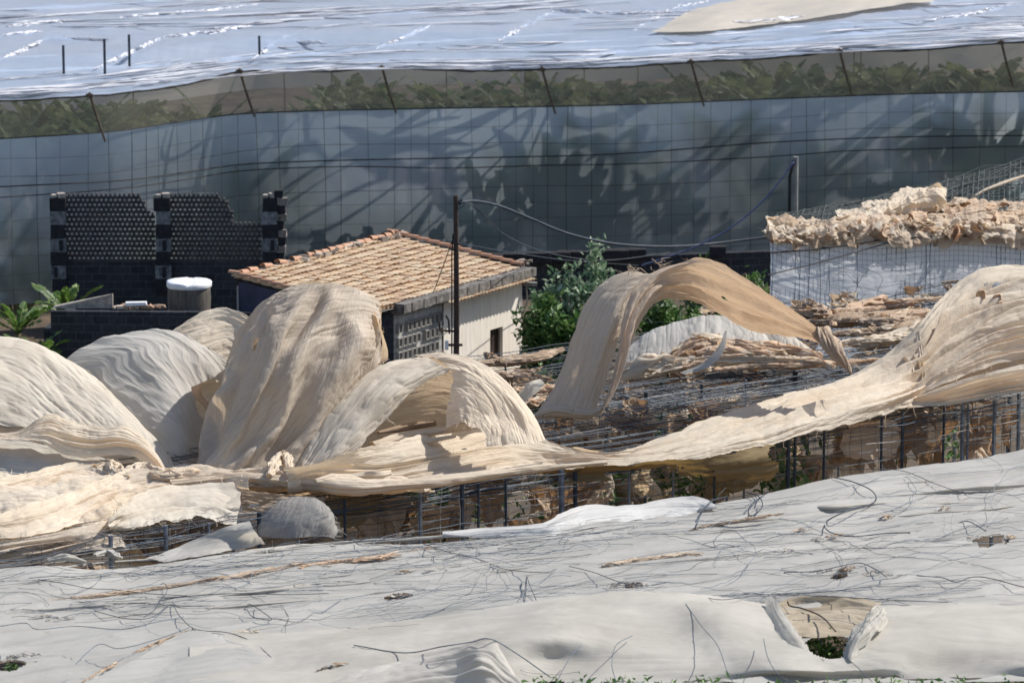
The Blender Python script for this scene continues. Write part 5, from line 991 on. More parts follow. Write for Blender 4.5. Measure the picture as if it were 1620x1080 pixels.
# underside below the long sheet, its shade put into the mustard colour
cloth(loft('torn_cloth', [zz_([(780, 752, 5.95), (900, 742, 5.95), (1020, 732, 5.95), (1130, 722, 5.95), (1230, 700, 6.0)]), zz_([(780, 760, 5.8), (900, 752, 5.75), (1020, 745, 5.7), (1130, 738, 5.7), (1240, 722, 5.7)]), zz_([(790, 764, 5.7), (900, 764, 5.6), (1020, 757, 5.5), (1130, 762, 5.3), (1235, 758, 5.1)])], 150, 40, .09, 4, 181, M['mustard'], cut=.18, edge=.25), 'torn fringe in mustard brown for its shade, hanging under the lower edge of the long sheet')
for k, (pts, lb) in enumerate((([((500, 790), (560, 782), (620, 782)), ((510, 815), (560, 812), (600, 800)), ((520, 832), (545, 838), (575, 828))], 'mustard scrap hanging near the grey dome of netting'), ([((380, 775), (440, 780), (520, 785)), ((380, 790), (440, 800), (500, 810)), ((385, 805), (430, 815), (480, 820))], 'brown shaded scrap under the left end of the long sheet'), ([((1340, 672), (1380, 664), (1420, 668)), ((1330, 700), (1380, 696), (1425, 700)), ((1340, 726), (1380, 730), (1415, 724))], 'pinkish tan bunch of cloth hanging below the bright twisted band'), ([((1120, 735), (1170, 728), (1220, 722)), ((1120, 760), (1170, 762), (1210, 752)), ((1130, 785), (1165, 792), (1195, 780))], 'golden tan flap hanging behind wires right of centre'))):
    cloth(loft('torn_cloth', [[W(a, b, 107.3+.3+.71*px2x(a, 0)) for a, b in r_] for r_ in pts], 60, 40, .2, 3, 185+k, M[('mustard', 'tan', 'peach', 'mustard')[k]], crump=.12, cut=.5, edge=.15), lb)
# 8 the tall arch
o = loft('torn_cloth', [
    rl((842, 664, 113.6), (868, 628, 113.9), (886, 590, 114.2), (900, 540, 114.5), (925, 482, 114.9), (955, 446, 115.1), (992, 430, 115.2), (1030, 436, 115.2)),
    rl((862, 664, 113.2), (890, 625, 113.5), (908, 585, 113.8), (925, 530, 114.1), (950, 478, 114.5), (978, 448, 114.8), (1008, 436, 114.9), (1040, 432, 115)),
    rl((905, 660, 112.9), (925, 620, 113.2), (942, 575, 113.4), (960, 525, 113.8), (978, 480, 114.2), (1000, 450, 114.6), (1025, 436, 114.8), (1048, 426, 114.9)),
    rl((940, 655, 113.0), (955, 612, 113.3), (968, 570, 113.6), (985, 520, 114), (1000, 478, 114.4), (1020, 448, 114.7), (1040, 434, 114.8), (1060, 420, 114.9))],
    190, 120, .06, 5, 201, M['grey_cream'], fray=24, edge=.04)
cloth(o, 'grey brown left leg of the tall cloth arch standing on the second frame')
o = loft('torn_cloth', [
    rl((945, 655, 112.5), (962, 610, 112.8), (975, 560, 113.1), (984, 505, 113.6), (1003, 455, 114.1), (1040, 424, 114.4), (1080, 411, 114.4), (1115, 410, 114.2), (1160, 424, 113.9), (1205, 451, 113.6), (1250, 486, 113.3), (1288, 516, 113.1), (1320, 545, 112.9)),
    rl((955, 650, 112.4), (972, 605, 112.7), (984, 555, 113.0), (995, 505, 113.4), (1015, 465, 113.8), (1048, 434, 114.2), (1085, 422, 114.3), (1120, 428, 114.3), (1165, 448, 114.1), (1210, 474, 113.9), (1250, 500, 113.6), (1288, 524, 113.3), (1320, 549, 113)),
    rl((962, 640, 112.7), (980, 600, 112.9), (992, 555, 113.2), (1005, 510, 113.6), (1025, 478, 113.9), (1052, 452, 114.3), (1088, 448, 114.9), (1125, 464, 115.2), (1170, 488, 115.2), (1212, 506, 114.9), (1252, 520, 114.4), (1288, 534, 113.7), (1318, 552, 113.1)),
    rl((966, 628, 113.1), (984, 592, 113.3), (997, 550, 113.6), (1012, 512, 114), (1032, 484, 114.3), (1060, 472, 114.9), (1095, 474, 115.6), (1130, 490, 116), (1172, 512, 116), (1212, 526, 115.5), (1255, 535, 114.8), (1290, 541, 113.8), (1316, 554, 113.2))],
    300, 150, .09, 3, 202, M['brown'], cut=.62, fray=22, edge=.03, creases=((0, .35, .45, .3, .14, .05), (.3, .6, .75, .75, .14, .05), (.4, .3, 1, .4, .12, .05), (.55, .8, 1, .6, .12, .04)))
cloth(o, 'long arched cloth curving over and down to the right into a twisted end')
o = bundle('twisted_end', rl((1296, 522, 113.2), (1310, 540, 113), (1326, 562, 112.8), (1340, 580, 112.7), (1347, 592, 112.6)), [.22, .19, .15, .11, .02], M['brown'], 204, 140, 60, .8, .6, 2.2, o, .03)
mb = MB(); rs = random.Random(44)
for a, b, n_ in ((1345, 575, 14), (1330, 545, 10), (1000, 428, 16), (1045, 418, 8)):
    for k in range(n_): p = W(a+rs.uniform(-8, 8), b+rs.uniform(-5, 5), 113); mb.tube([p, p+np.array([rs.uniform(-.1, .15), 0, rs.uniform(-.1, .12)]), p+np.array([rs.uniform(-.15, .35), 0, rs.uniform(-.2, .15)])], [.009, .006, .003], 3, cap=False)
mb.build('frayed_threads', M['cream'], o.parent)['kind'] = 'stuff'
cloth(bundle('cloth_roll', rl((836, 662, 113), (880, 650, 113), (930, 655, 112.6), (960, 640, 112.6)), [.06, .16, .14, .05], M['cream'], 205, 90, 24, .6, .45), 'short cream roll pinned under the foot of the arch leg')
# 9 behind the arch
cloth(loft('torn_cloth', [rl((985, 585, 120), (990, 560, 120.4), (1000, 545, 120.8)), rl((1040, 580, 119.7), (1040, 550, 120.3), (1042, 520, 121)), rl((1100, 575, 119.7), (1100, 535, 120.4), (1100, 502, 121.2)), rl((1160, 565, 119.9), (1162, 530, 120.6), (1160, 499, 121.4)), rl((1205, 560, 120.3), (1207, 535, 120.8), (1196, 512, 121.5)), rl((1222, 560, 120.7), (1222, 545, 121), (1212, 528, 121.6))], 70, 120, .03, 3, 211, M['grey']), 'rounded grey cloth mound under the span of the tall arch')
cloth(loft('torn_cloth', [rl((1190, 570, 121.5), (1185, 540, 121.8), (1190, 520, 122)), rl((1240, 570, 121), (1240, 545, 121.4), (1235, 522, 121.9)), rl((1290, 572, 120.7), (1285, 555, 121), (1275, 545, 121.4))], 60, 60, .05, 3, 212, M['pale']), 'small pale cloth bump right of the grey mound under the arch')
PB = [((985, 588, 118.9), (1020, 575, 119), (1060, 574, 119), (1085, 580, 118.8)), ((1050, 575, 119.2), (1100, 545, 119.6), (1150, 545, 119.6), (1210, 552, 119.6), (1260, 555, 119.6), (1300, 565, 119.4)), ((1040, 590, 118.6), (1120, 570, 119), (1200, 568, 119), (1290, 572, 119), (1320, 580, 118.6)), ((1100, 560, 119), (1140, 555, 119.2), (1180, 562, 119.1), (1240, 560, 119.2)), ((1130, 585, 118.6), (1200, 580, 118.8), (1260, 578, 118.9), (1400, 568, 119.8))]
LB = ['looped cream roll of cloth beside the arch leg', 'thick peach roll heaped against the grey mound', 'long peach roll along the edge of the second frame', 'knotted pinkish roll in the middle of the peach heap', 'thin ragged roll trailing right along the second frame edge']
for k, pp in enumerate(PB): cloth(roll('cloth_roll', rl(*pp), [[.16, .28, .26, .12], [.12, .26, .24, .26, .22, .12], [.1, .2, .22, .16, .06], [.15, .28, .25, .1], [.08, .12, .1, .06]][k], (26, 44, 46, 26, 30)[k], [M[q] for q in (('cream', 'pale'), ('peach', 'cream'), ('cream', 'peach'), ('peach', 'peach', 'cream'), ('peach', 'cream'))[k]], 220+k, (1.0, 2.6)), LB[k])
cloth(loft('torn_cloth', [rl((1075, 590, 118.5), (1110, 575, 118.5), (1135, 550, 118.6), (1148, 522, 118.8)), rl((1085, 592, 118.3), (1122, 580, 118.3), (1145, 556, 118.4), (1150, 525, 118.6))], 60, 24, .08, 3, 226, M['grey']), 'thin grey upturned tongue of cloth leaning on the peach heap')
# 10 rags on the third frame, right
rs = random.Random(99)
RG = [((1262, 492), (1300, 497), (1360, 492), (1400, 486)), ((1270, 510), (1330, 508), (1390, 500), (1440, 490)), ((1330, 498), (1380, 482), (1420, 480), (1500, 470)), ((1300, 530), (1360, 525), (1420, 520), (1500, 500)), ((1310, 545), (1380, 540), (1440, 532), (1500, 522)), ((1380, 515), (1430, 500), (1480, 495), (1520, 480)), ((1490, 447), (1515, 446), (1545, 450), (1560, 446)), ((1350, 510), (1400, 512), (1450, 506), (1470, 508)), ((1260, 486), (1285, 488), (1310, 500), (1320, 515))]
LR = ['upper left tan rag roll on the far frame below the white enclosure', 'second tan rag roll below the white enclosure', 'rag roll lying against the foot of the white sheet', 'long lower rag roll crossing the far frame', 'lowest pale rag roll on the far frame', 'rag roll ending beside the right peak', 'small dark rag knotted on top of the far post', 'short bulging rag in the middle of the far frame', 'steep short rag at the left corner below the enclosure']
for k, pp in enumerate(RG):
    P = [Zp(a, b, 6.15 if k != 6 else 6.3) for a, b in pp]; cloth(roll('cloth_roll', P, [.06, .20+.05*(k % 3), .16, .05] if k != 6 else [.03, .08, .06, .03], 34, [M[q] for q in (('peach', 'tan'), ('tan', 'brown'), ('peach', 'brown'), ('tan', 'cream'), ('cream', 'pale'), ('peach', 'brown'), ('tan', 'tan'), ('tan', 'brown'), ('peach', 'tan'))[k]], 240+k, (1.0, 3.0)), LR[k])
shreds('scattered_rags', 46, fnr(2, 5, 14, 5.9, 6.15, -3, 3, (.15, .5)), SM, 15, 'small crumpled rags strewn over the wires of the far frame')
# 11 dry remains between house and arch
RG2 = [((742, 578), (800, 572), (850, 566), (890, 552)), ((765, 600), (820, 596), (870, 600)), ((800, 622), (840, 618), (880, 612)), ((770, 560), (790, 572), (835, 562)), ((830, 640), (860, 632), (885, 630))]
LR2 = ['dry brown rag strip right below the house window', 'second brown rag strip left of the arch leg', 'pale brown rag lying just right of the low arch', 'short curled rag on top of the brown strips', 'lowest rag tucked between the low arch and the arch foot']
for k, pp in enumerate(RG2): cloth(roll('cloth_roll', [Zp(a, b, 6.15) for a, b in pp], [.08, .18, .16, .08], 26, [M[q] for q in (('tan', 'brown'), ('tan', 'brown'), ('peach', 'brown'), ('tan', 'tan'), ('grey_cream', 'peach'))[k]], 260+k, (1., 2.6)), LR2[k])
cloth(loft('torn_cloth', [rl((815, 625, 112), (835, 605, 112), (855, 598, 112.2)), rl((825, 640, 111.7), (850, 620, 111.8), (862, 606, 112))], 40, 30, .08, 3, 270, M['pale'], crump=.05), 'small pale twisted tag of cloth just right of the low arch')
shreds('scattered_rags', 50, fnr(1, -3, 3, 5.8, 6.15, -3, 5, (.2, .7)), SM, 16, 'dry brown rags strewn over the wires between the house and the arch')

# ================================================================ FOREGROUND NET ROOF
edgeP = [(-60, 892), (0, 888), (130, 880), (260, 868), (380, 858), (500, 848), (640, 842), (850, 832), (950, 820), (1130, 792), (1250, 770), (1370, 744), (1500, 722), (1620, 700), (1720, 684)]
EP = cr([Zp(a, b, 6.0) for a, b in edgeP], 300)
fx = lambda X: np.interp(X, EP[:, 0], EP[:, 1])
def s01(t): t = np.clip(t, 0, 1); return t*t*(3-2*t)
lx = lambda X, Y: X*.87+(Y-96)*.49; ly = lambda X, Y: -X*.49+(Y-96)*.87
def forez(X, Y):
    a = lx(X, Y); b = ly(X, Y)
    z = 6.0+.30*fbm(a*.2, b*.42, 61, 2)+.10*ridge(a*.10, b*.5, 62)+.06*ridge(a*.2, b*1.2, 64)+.03*fbm(a*.9, b*2.6, 65, 4)+.02*ridge(a*.3+.3*fbm(a*.4, b, 68, 2), b*2.8, 67)
    e = fx(X)-Y; z = z-.16*np.exp(-np.maximum(e, 0)/.3)
    z = z+.40*np.exp(-((X-.4-(Y-101)*.2)/2.2)**2)*0
    return z
nx_, ny_ = 520, 300
Xg = np.linspace(-13.5, 14.5, nx_)[:, None]*np.ones((1, ny_)); vg = np.linspace(0, 1, ny_)[None, :]; Yg = 88.0+(fx(Xg)-88.0+.12*fbm(Xg*1.5, 0*Xg, 66, 4))*vg
Zg = forez(Xg, Yg)
def topix(X, Y, Z):
    dz = Y*math.cos(PITCH)+(H-Z)*math.sin(PITCH); return 810+F*X/dz, 540-F*(Y*math.sin(PITCH)-(H-Z)*math.cos(PITCH))/dz
PXg, PYg = topix(Xg, Yg, Zg)
def slit(px, py, w, h, s=1.0): return ((PXg-px)/w)**2+((PYg-(py-s*(PXg-px)*.1))/h)**2+1.2*fbm(PXg*.05, PYg*.12, 70, 3) < 1
H_ = (((PXg-1312)/42.)**2+((PYg-1027)/24.)**2 < 1)
slits = [(1570, 855, 34, 9), (1000, 926, 14, 4), (630, 943, 18, 4), (880, 1072, 14, 16), (10, 1052, 24, 9), (1328, 912, 12, 3)]
for a, b, w_, h_ in slits: H_ |= slit(a, b, w_, h_)
keep = ~(H_[:-1, :-1] | H_[1:, 1:])
idx = np.arange(nx_*ny_).reshape(nx_, ny_)
fn_ = mesh_from('shade_net_roof', np.stack([Xg, Yg, Zg], 2).reshape(-1, 3), np.stack([idx[:-1, :-1][keep], idx[1:, :-1][keep], idx[1:, 1:][keep], idx[:-1, 1:][keep]], 1), M['fore'], None, True, np.stack([lx(Xg, Yg).ravel(), ly(Xg, Yg).ravel()], 1))
tag(fn_, 'wide greyish white shade net roof filling the foreground, patched and strewn with loose wires', 'shade net')
def fz(px, py, up=.03):
    z = 6.1
    for _ in range(5): p = Zp(px, py, z); z = float(forez(p[0], p[1]))+up
    return Zp(px, py, z)
rs = random.Random(808)
for k in range(16):
    b0 = (872, 888, 900, 915, 930, 945, 962, 975, 905, 855, 835, 815, 800, 785, 770, 990)[k]; a0 = (-40, 250, 60, 500, -40, 300, 60, -40, 900, 980, 1050, 1150, 1220, 1300, 1380, 0)[k]; P = []
    for i in range(12):
        a = a0+i*rs.uniform(55, 70); b = b0-(a-a0)*.085+rs.uniform(-1.5, 1.5)
        if a > 1680 or b < np.interp(a, [q[0] for q in edgeP], [q[1] for q in edgeP])+5: break
        P.append(fz(a, b, -.016))
    if len(P) > 3: bundle('seam', P, [.01, rs.uniform(.03, .07), rs.uniform(.02, .04), rs.uniform(.03, .07), .01], M['fore2'], 700+k, 160, 12, .7, .7, 0, fn_)
# bright strip along the far edge
cloth(loft('white_net_strip', [[fz(a, b, .05) for a, b in ((700, 841), (760, 836), (850, 828), (885, 816), (930, 800), (1000, 799), (1080, 786), (1115, 790), (1130, 799))], [fz(a, b, .10) for a, b in ((700, 845), (760, 842), (850, 836), (890, 828), (940, 815), (1010, 809), (1080, 800), (1110, 803), (1134, 802))], [fz(a, b, .04) for a, b in ((700, 849), (760, 849), (860, 845), (900, 840), (960, 828), (1020, 819), (1070, 814), (1105, 808), (1136, 804))]], 200, 44, .12, 4, 301, M['bright'], crump=.02, crk=.6), 'bright white strip of net bunched on the far edge of the foreground roof')
# grey translucent dome and wedge on the far left edge
cloth(loft('torn_cloth', [rl((402, 845, 103.2), (410, 822, 103.3), (425, 802, 103.4), (440, 790, 103.5)), rl((430, 850, 102.8), (440, 825, 102.9), (455, 800, 103.2), (470, 784, 103.5)), rl((470, 850, 102.6), (480, 825, 102.8), (492, 800, 103.1), (500, 788, 103.4)), rl((505, 848, 102.8), (515, 830, 102.9), (520, 812, 103.1), (518, 800, 103.4)), rl((530, 850, 103.2), (532, 838, 103.3), (528, 822, 103.5), (524, 808, 103.6))], 70, 80, .05, 4, 302, M['gauze'], fray=60, crump=.02, edge=.08, crk=.35), 'grey gauzy dome of netting standing at the far edge of the foreground roof')
cloth(loft('torn_cloth', [[fz(a, b, u) for a, b, u in ((230, 882, .03), (270, 868, .06), (310, 852, .25), (350, 836, .45), (395, 826, .55))], [fz(a, b, u) for a, b, u in ((250, 885, .03), (300, 872, .1), (340, 860, .2), (375, 850, .3), (405, 842, .4))], [fz(a, b, u) for a, b, u in ((260, 888, .03), (320, 880, .04), (360, 872, .05), (390, 866, .06), (420, 860, .06))]], 80, 50, .05, 4, 303, M['grey']), 'low grey wedge of netting left of the gauzy dome')
for k, (a, b, c_, d) in enumerate(((75, 886, 135, 888), (150, 878, 190, 882))): cloth(bundle('cloth_roll', [fz(a, b, .1), fz((a+c_)/2, (b+d)/2-6, .16), fz(c_, d, .08)], [.04, .10, .04], M['grey'], 305+k, 60, 30, .6, .5, 0, None, .05), ('small white tuft of net at the left end of the roof edge', 'second white tuft of net, nearer the brown strip')[k])
# rust-coloured strips
BR = [(((40, 955), (130, 944), (240, 932), (330, 918), (420, 903), (470, 893), (520, 895)), 'brown', .06, 'long rust brown strip of cloth slanting across the white net at left'), (((480, 896), (540, 888), (600, 882), (640, 876), (680, 868)), 'peach', .07, 'frayed peach strip continuing right from the long rust strip'), (((130, 1078), (190, 1045), (245, 1018), (305, 994)), 'tan', .035, 'thin brown seam strip at the lower left slanting up to a knot'), (((960, 893), (1010, 886), (1060, 880), (1105, 876)), 'cream', .06, 'cream strip of cloth lying right of the centre on the white net'), (((1560, 951), (1600, 949), (1650, 946)), 'peach', .04, 'thin tan strip at the right edge of the white net'), (((1090, 838), (1130, 830), (1180, 822), (1240, 812)), 'tan', .035, 'thin brown crease strip below the large wire loop')]
for k, (pp, m_, r_, lb) in enumerate(BR): cloth(crumple('cloth_strip', [fz(a, b, .02) for a, b in pp], [r_*.6, r_*1.1, r_, r_*1.3, r_*.5], 74, [M[m_], M[m_], M['brown']], 310+k, (2.5, 7.), jit=.06), lb)
TUF = [(640, 903, 'tan'), (690, 900, 'grey'), (625, 943, 'tan'), (1268, 838, 'peach'), (1320, 846, 'peach'), (1340, 900, 'tan'), (1385, 905, 'peach'), (1300, 903, 'grey'), (1410, 911, 'grey'), (1546, 850, 'tan'), (1596, 850, 'peach'), (1490, 805, 'tan'), (365, 993, 'tan'), (390, 998, 'pale'), (65, 975, 'grey'), (95, 978, 'peach'), (1010, 925, 'tan'), (980, 924, 'grey'), (1240, 870, 'grey'), (1300, 852, 'grey'), (1400, 818, 'tan'), (425, 870, 'grey')]
for k, (a, b, m_) in enumerate(TUF):
    rs = random.Random(k+400); w_ = rs.uniform(14, 26); o = crumple('net_tuft', [fz(a-w_, b+3, .03), fz(a, b, .05), fz(a+w_, b-2, .03)], [.02, rs.uniform(.05, .09), .02], 9, [M[m_], M['grey']], 330+k, (1., 2.4), nu=10, nv=7); tag(o, 'small crumpled tuft of torn net lying on the foreground white net', 'net tuft', 'small tufts of torn net on the foreground roof')
# front billow, a second layer nearer the viewer
def hole_front(S):
    a, b = topix(S[:, :, 0], S[:, :, 1], S[:, :, 2]); a = (a[:-1, :-1]+a[1:, 1:])/2; b = (b[:-1, :-1]+b[1:, 1:])/2
    poly = [(1228, 938), (1236, 965), (1262, 1000), (1285, 1034), (1310, 1042), (1332, 1040), (1342, 1010), (1365, 985), (1384, 962), (1382, 930)]
    ins = np.zeros(a.shape, bool); n = len(poly)
    for i in range(n):
        x0, y0 = poly[i]; x1, y1 = poly[(i+1) % n]; c_ = ((y0 > b) != (y1 > b)) & (a < (x1-x0)*(b-y0)/(y1-y0+1e-9)+x0); ins ^= c_
    return ins
def up_(lst): return [fz(a, b, u) for a, b, u in lst]
o = loft('front_net_sheet', [
    up_([(300, 1010, .02), (420, 998, .03), (560, 988, .05), (700, 972, .10), (800, 958, .25), (880, 946, .42), (960, 937, .5), (1060, 936, .5), (1150, 944, .4), (1240, 955, .25), (1320, 951, .3), (1400, 957, .25), (1500, 956, .22), (1640, 958, .2), (1700, 958, .2)]),
    up_([(300, 1022, .12), (420, 1012, .12), (560, 1002, .15), (700, 988, .3), (800, 975, .38), (880, 962, .50), (960, 955, .56), (1060, 958, .5), (1150, 970, .45), (1240, 985, .3), (1320, 985, .3), (1400, 985, .35), (1500, 982, .38), (1640, 984, .35), (1700, 984, .3)]),
    up_([(300, 1050, .15), (420, 1040, .15), (560, 1032, .2), (700, 1018, .35), (800, 1008, .4), (880, 1000, .45), (960, 998, .5), (1060, 1005, .4), (1150, 1016, .35), (1240, 1024, .3), (1320, 1030, .28), (1400, 1020, .4), (1500, 1016, .42), (1640, 1014, .4), (1700, 1014, .4)]),
    up_([(300, 1080, .1), (420, 1070, .1), (560, 1062, .1), (700, 1050, .15), (800, 1046, .12), (880, 1046, .15), (960, 1048, .18), (1060, 1052, .2), (1150, 1054, .2), (1240, 1056, .2), (1320, 1058, .2), (1400, 1054, .2), (1500, 1050, .25), (1640, 1046, .25), (1700, 1046, .25)]),
    up_([(300, 1110, .0), (420, 1105, .0), (560, 1100, .0), (700, 1095, .0), (800, 1082, .0), (880, 1078, .0), (960, 1077, .0), (1060, 1077, .0), (1150, 1074, .0), (1240, 1070, .0), (1320, 1072, .0), (1400, 1070, .0), (1500, 1072, .0), (1640, 1070, .0), (1700, 1070, .0)])],
    420, 110, .012, 3, 341, M['fore2'], crump=.018, crk=.22, hole=hole_front)
tag(o, 'smooth warm white net sheet billowing along the bottom right, with a torn opening', 'shade net')
FS = o
# cut the lower roof away under and in front of the front sheet's edge
cloth(loft('curled_edge', [up_([(1388, 958, .42), (1372, 972, .45), (1352, 990, .45), (1342, 1008, .4), (1336, 1040, .25)]), up_([(1400, 968, .52), (1384, 982, .6), (1364, 1000, .6), (1352, 1018, .5), (1344, 1044, .3)]), up_([(1402, 985, .4), (1392, 998, .45), (1378, 1010, .45), (1362, 1026, .35), (1350, 1048, .25)])], 80, 46, .09, 3, 343, M['fore2'], edge=.06, crump=.05), 'white curled rim of net on the right side of the torn opening')
cloth(loft('torn_cloth', [up_([(1225, 938, .55), (1236, 962, .5), (1258, 995, .4), (1282, 1030, .3), (1305, 1044, .2)]), up_([(1222, 942, .50), (1230, 970, .47), (1252, 1002, .38), (1277, 1034, .28), (1302, 1047, .22)]), up_([(1210, 948, .34), (1216, 982, .30), (1238, 1014, .26), (1266, 1042, .2), (1298, 1054, .14)])], 70, 44, .03, 3, 344, M['fore2'], crump=.02, crk=.3), 'soft grey rolled rim on the left side of the torn opening')
cloth(loft('torn_cloth', [[fz(a, b, .16) for a, b in ((1222, 950), (1262, 942), (1330, 940), (1395, 952))], [fz(a, b, .10) for a, b in ((1228, 968), (1270, 960), (1330, 958), (1390, 968))], [fz(a, b, .05) for a, b in ((1236, 985), (1275, 982), (1330, 980), (1385, 986))], [fz(a, b, .03) for a, b in ((1245, 1004), (1285, 1006), (1325, 1003), (1372, 1006))]], 90, 60, .05, 3, 345, M['inner'], crump=.03, crk=.5), 'tan inner sheet seen inside the torn opening')
cable('wire', [fz(a, b, .22) for a, b in ((1246, 951), (1250, 958), (1270, 962), (1300, 975), (1322, 998))], .018, M['brownpole'], 'brown hooked wire inside the torn opening', 'wire')
cs = []
for a, b in ((1300, 1015), (1320, 1030), (1310, 1022), (1290, 1008), (1285, 1020), (1325, 1012), (1305, 1040)): q = W(a, b, 92.6); cs.append((q[0], q[1], q[2]-.2, .16, .12))
low_green('leafy_growth', 380, clump(cs), 'leafs', 5, 'green leaves showing through the torn opening in the front sheet', .15)
cs = []
for a in range(860, 1660, 30): q = W(a, 1088, 88.2); cs.append((q[0], q[1], q[2]-.15, .25, .12))
low_green('leafy_growth', 2600, clump(cs), 'leafs', 6, 'dark green leaves showing below the bottom edge of the front sheet', .16)
cs = [(W(a, b, D)[0], D, W(a, b, D)[2], .12, .05) for a, b, D in ((615, 1040, 91.2), (600, 1043, 91.2), (880, 1070, 90), (886, 1074, 90), (15, 1058, 90.5))]
low_green('leafy_growth', 260, clump(cs), 'leafs', 7, 'tufts of green leaf poking from slits in the foreground net', .12)
# tent over a prop in the lower middle and lower left
o = loft('net_tent', [
    up_([(280, 1030, .05), (300, 1000, .12), (305, 994, .16)]) + up_([(330, 1000, .1), (345, 1010, .05)]),
    up_([(120, 1085, .02), (220, 1040, .12), (305, 998, .22), (400, 1030, .12), (470, 1050, .02)]),
    up_([(100, 1120, .0), (220, 1085, .08), (310, 1030, .16), (430, 1075, .06), (500, 1090, .0)]),
    up_([(100, 1150, .0), (220, 1130, .02), (320, 1120, .05), (430, 1120, .02), (500, 1130, .0)])], 120, 90, .02, 3, 351, M['fore'], crk=.3)
cloth(o, 'grey tent like rise of net at the lower left below the knot')
o = loft('net_tent', [
    up_([(440, 1110, .02), (560, 1062, .3), (660, 1036, .5), (740, 1019, .85), (776, 1012, 1.0), (792, 1028, .8), (812, 1058, .4), (834, 1100, .02)]),
    up_([(420, 1130, .0), (560, 1090, .2), (650, 1070, .35), (720, 1056, .55), (762, 1046, .75), (800, 1062, .45), (824, 1085, .25), (850, 1120, .0)]),
    up_([(420, 1150, .0), (560, 1120, .04), (650, 1110, .08), (720, 1100, .15), (770, 1090, .25), (795, 1100, .15), (820, 1110, .08), (840, 1140, .0)])], 170, 80, .06, 3, 352, M['grey'], crump=.03, crk=.5, creases=((0, .35, 1, .3, .08, .05), (.2, .7, .9, .6, .08, .05)))
cloth(o, 'grey net tent pushed to a peak over a prop at the bottom middle')
cable('cord', up_([(560, 1020, .22), (640, 1032, .3), (700, 1022, .82), (745, 1015, .95), (776, 1010, 1.06), (820, 1035, .6), (870, 1070, .1)]), .012, M['wire2'], 'grey cord running over the peak of the net tent', 'cord')
for k, (a, b, c_, d, lb) in enumerate(((575, 1048, 640, 1038, 'ragged dark slit edge of torn net left of the net tent'), (500, 1062, 560, 1050, 'brown ragged tear of net at the bottom left of the tent'), (0, 1045, 70, 1035, 'dark ragged tear of net in the bottom left corner'))):
    cloth(crumple('net_tear', [fz(a, b, .12), fz((a+c_)/2, (b+d)/2-3, .14), fz(c_, d, .12)], [.03, .09, .03], 14, [M[('tan', 'tan', 'grey')[k]], M['grey']], 360+k, (1., 2.4)), lb)
# loose wires: the bold ones one by one, the thin tangle as one mass
WR = [((1320, 755), (1350, 762), (1378, 775), (1386, 790), (1370, 800), (1330, 812), (1305, 828), (1315, 842), (1350, 848), (1400, 843), (1440, 842)), ((1180, 778), (1200, 785), (1206, 800), (1192, 815), (1184, 812), (1188, 798), (1205, 785), (1215, 778)), ((1100, 836), (1108, 815), (1125, 793), (1150, 785)), ((1505, 832), (1530, 824), (1560, 840)), ((1240, 905), (1290, 903), (1330, 895), (1360, 890), (1385, 900), (1402, 912)), ((1450, 910), (1490, 913), (1512, 920), (1540, 912), (1570, 915), (1620, 928), (1660, 932)),
      ((830, 940), (833, 912), (838, 925), (854, 962)), ((828, 965), (832, 935), (833, 912)), ((60, 916), (100, 922), (140, 930), (180, 932), (230, 938), (300, 942)), ((150, 966), (200, 978), (240, 976), (270, 956), (285, 975), (310, 995), (360, 1000), (400, 1015), (430, 1040)), ((390, 960), (395, 955), (412, 965), (430, 980), (400, 975), (390, 962)), ((250, 950), (300, 942), (380, 938), (450, 940), (520, 938)), ((555, 850), (570, 862), (600, 862), (630, 865), (660, 858), (700, 870), (760, 885), (800, 900), (860, 905), (880, 900)), ((900, 895), (940, 905), (980, 920), (1020, 926), (1060, 920)),
      ((1280, 735), (1330, 742), (1380, 742), (1430, 745), (1480, 765), (1530, 782)), ((1100, 940), (1140, 948), (1200, 942), (1300, 942), (1400, 948), (1500, 952)), ((1085, 955), (1110, 990), (1135, 1020), (1150, 1060), (1160, 1080)), ((1208, 1010), (1215, 1040), (1230, 1065), (1250, 1078)), ((1340, 1040), (1362, 1060), (1380, 1078)), ((880, 1080), (890, 1060), (905, 1035), (920, 1020)), ((975, 1078), (968, 1050), (975, 1020), (1000, 1005)), ((0, 990), (40, 985), (60, 995), (120, 990), (190, 995), (240, 985), (290, 975)), ((120, 1050), (140, 1030), (160, 1018), (190, 1025), (250, 1010), (300, 992))]
LW = ['bold black wire making a large S loop on the white net at right', 'black wire standing in a small upright loop at the roof edge', 'black wire climbing from the white net to the bright strip', 'short bowed black wire near the ragged tuft at right', 'black wire humping over the tan tufts right of centre', 'wavy black wire running out of the right edge', 'right leg of the standing V shaped wire in the centre', 'left leg of the standing V shaped wire in the centre', 'black wire running level above the long rust strip', 'sagging black wire rising to a point and falling past the knot', 'small closed loop of wire left of centre', 'straight dark wire below the long rust strip', 'crooked dark wire meandering below the roof edge at centre', 'dark wire sagging over the small tufts at centre', 'long thin wire bowing over the upper right of the net', 'level dark wire along the top of the front sheet', 'thin wire falling over the front sheet left of the torn opening', 'curved thin wire directly left of the torn opening', 'thin wire leaving the bottom of the torn opening', 'curved wire at the bottom edge right of the net tent', 'hooked thin wire on the front sheet near the net tent', 'wavy wire across the lower left of the net', 'dark wire humping over the lower left tent']
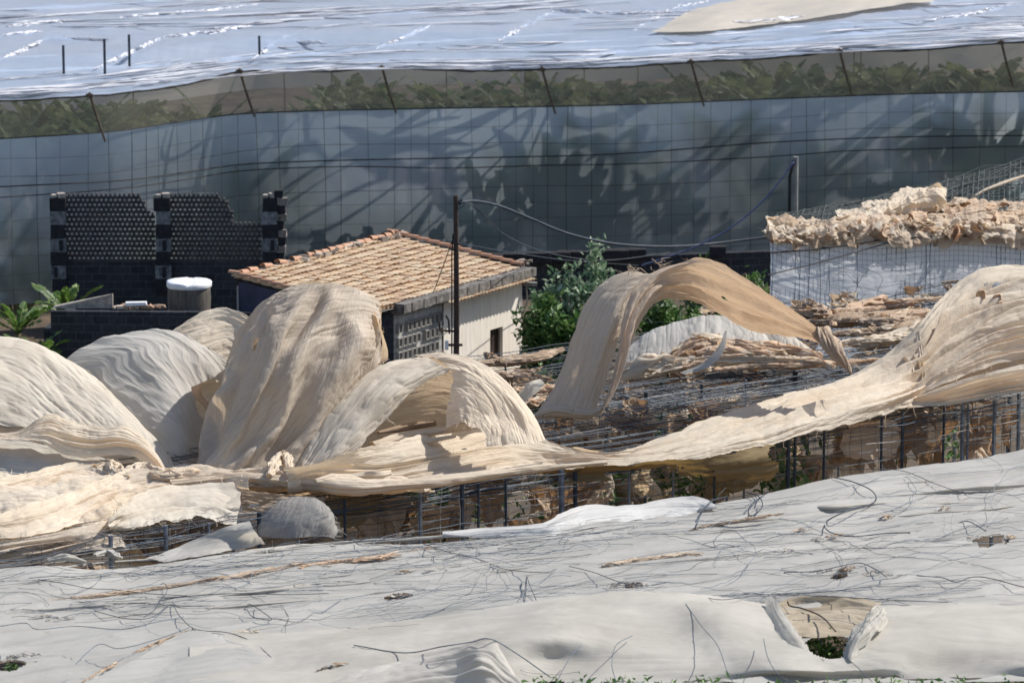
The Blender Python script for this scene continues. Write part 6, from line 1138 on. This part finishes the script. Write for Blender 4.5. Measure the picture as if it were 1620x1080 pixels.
for k, pp in enumerate(WR):
    lift = [.05+.10*((i*7+k*3) % 3)/2 for i in range(len(pp))]; cable('wire', [fz(a, b, (.5 if (k >= 14 and b > 945) else 0)+lift[i]) for i, (a, b) in enumerate(pp)], (.008 if k > 5 else .010) if k not in (0, 1, 2) else .013, M['wire'] if k < 16 else M['wire2'], LW[k], 'wire', 90)
mb = MB(); rs = random.Random(55)
def fsurf(X, Y): return float(forez(X, Y))
for k in range(180):
    y0 = rs.uniform(0, 1)**.8; x = rs.uniform(-12.5, 13); y = 93.2+(float(fx(x))-93.2)*(1-y0); P = []
    ang = .5+rs.gauss(0, .16) if rs.random() < .72 else rs.uniform(-1.2, 1.6); n = rs.randrange(8, 40) if rs.random() < .8 else rs.randrange(5, 12); h = rs.uniform(.01, .06); ca = rs.gauss(0, .04); st = rs.uniform(.14, .3); cv = rs.gauss(0, .06) if rs.random() < .8 else rs.gauss(0, .35)
    for i in range(n):
        if y > float(fx(x))+.2 or abs(x) > 14: break
        h = max(.012, h+rs.gauss(0, .03)); P.append((x, y, fsurf(x, min(y, float(fx(x))-.05))+h)); ca = ca*.8+rs.gauss(0, .10); ang += ca*.6+cv*.3+(.5-ang)*.06; x += math.cos(ang)*st; y += math.sin(ang)*st
    if len(P) > 3: mb.tube(cr(P, len(P)*2), rs.choice((.003, .004, .005, .006, .0075)), 3, rs.choice((0, 1, 1, 1)), cap=False)
for k in range(80):                                # straight long runs bunched in lines
    c0 = rs.uniform(800, 985); a0 = rs.uniform(-100, 1200); ln = rs.uniform(300, 800); s_ = rs.uniform(-.13, -.02)
    P = [fz(a0+ln*t, min(c0+ln*t*s_+4*math.sin(t*9+k), 1000), rs.uniform(.02, .05)) for t in np.linspace(0, 1, 26) if a0+ln*t < 1680 and c0+ln*t*s_ > np.interp(a0+ln*t, [q[0] for q in edgeP], [q[1] for q in edgeP])+4]
    if len(P) > 4: mb.tube(cr(P, 60), rs.choice((.0035, .0045, .006)), 3, rs.choice((0, 1)), cap=False)
tag(mb.build('wire_tangle', [M['wire'], M['wire2']]), 'tangle of thin loose wires strewn all over the foreground white net', 'wire tangle', kind='stuff')
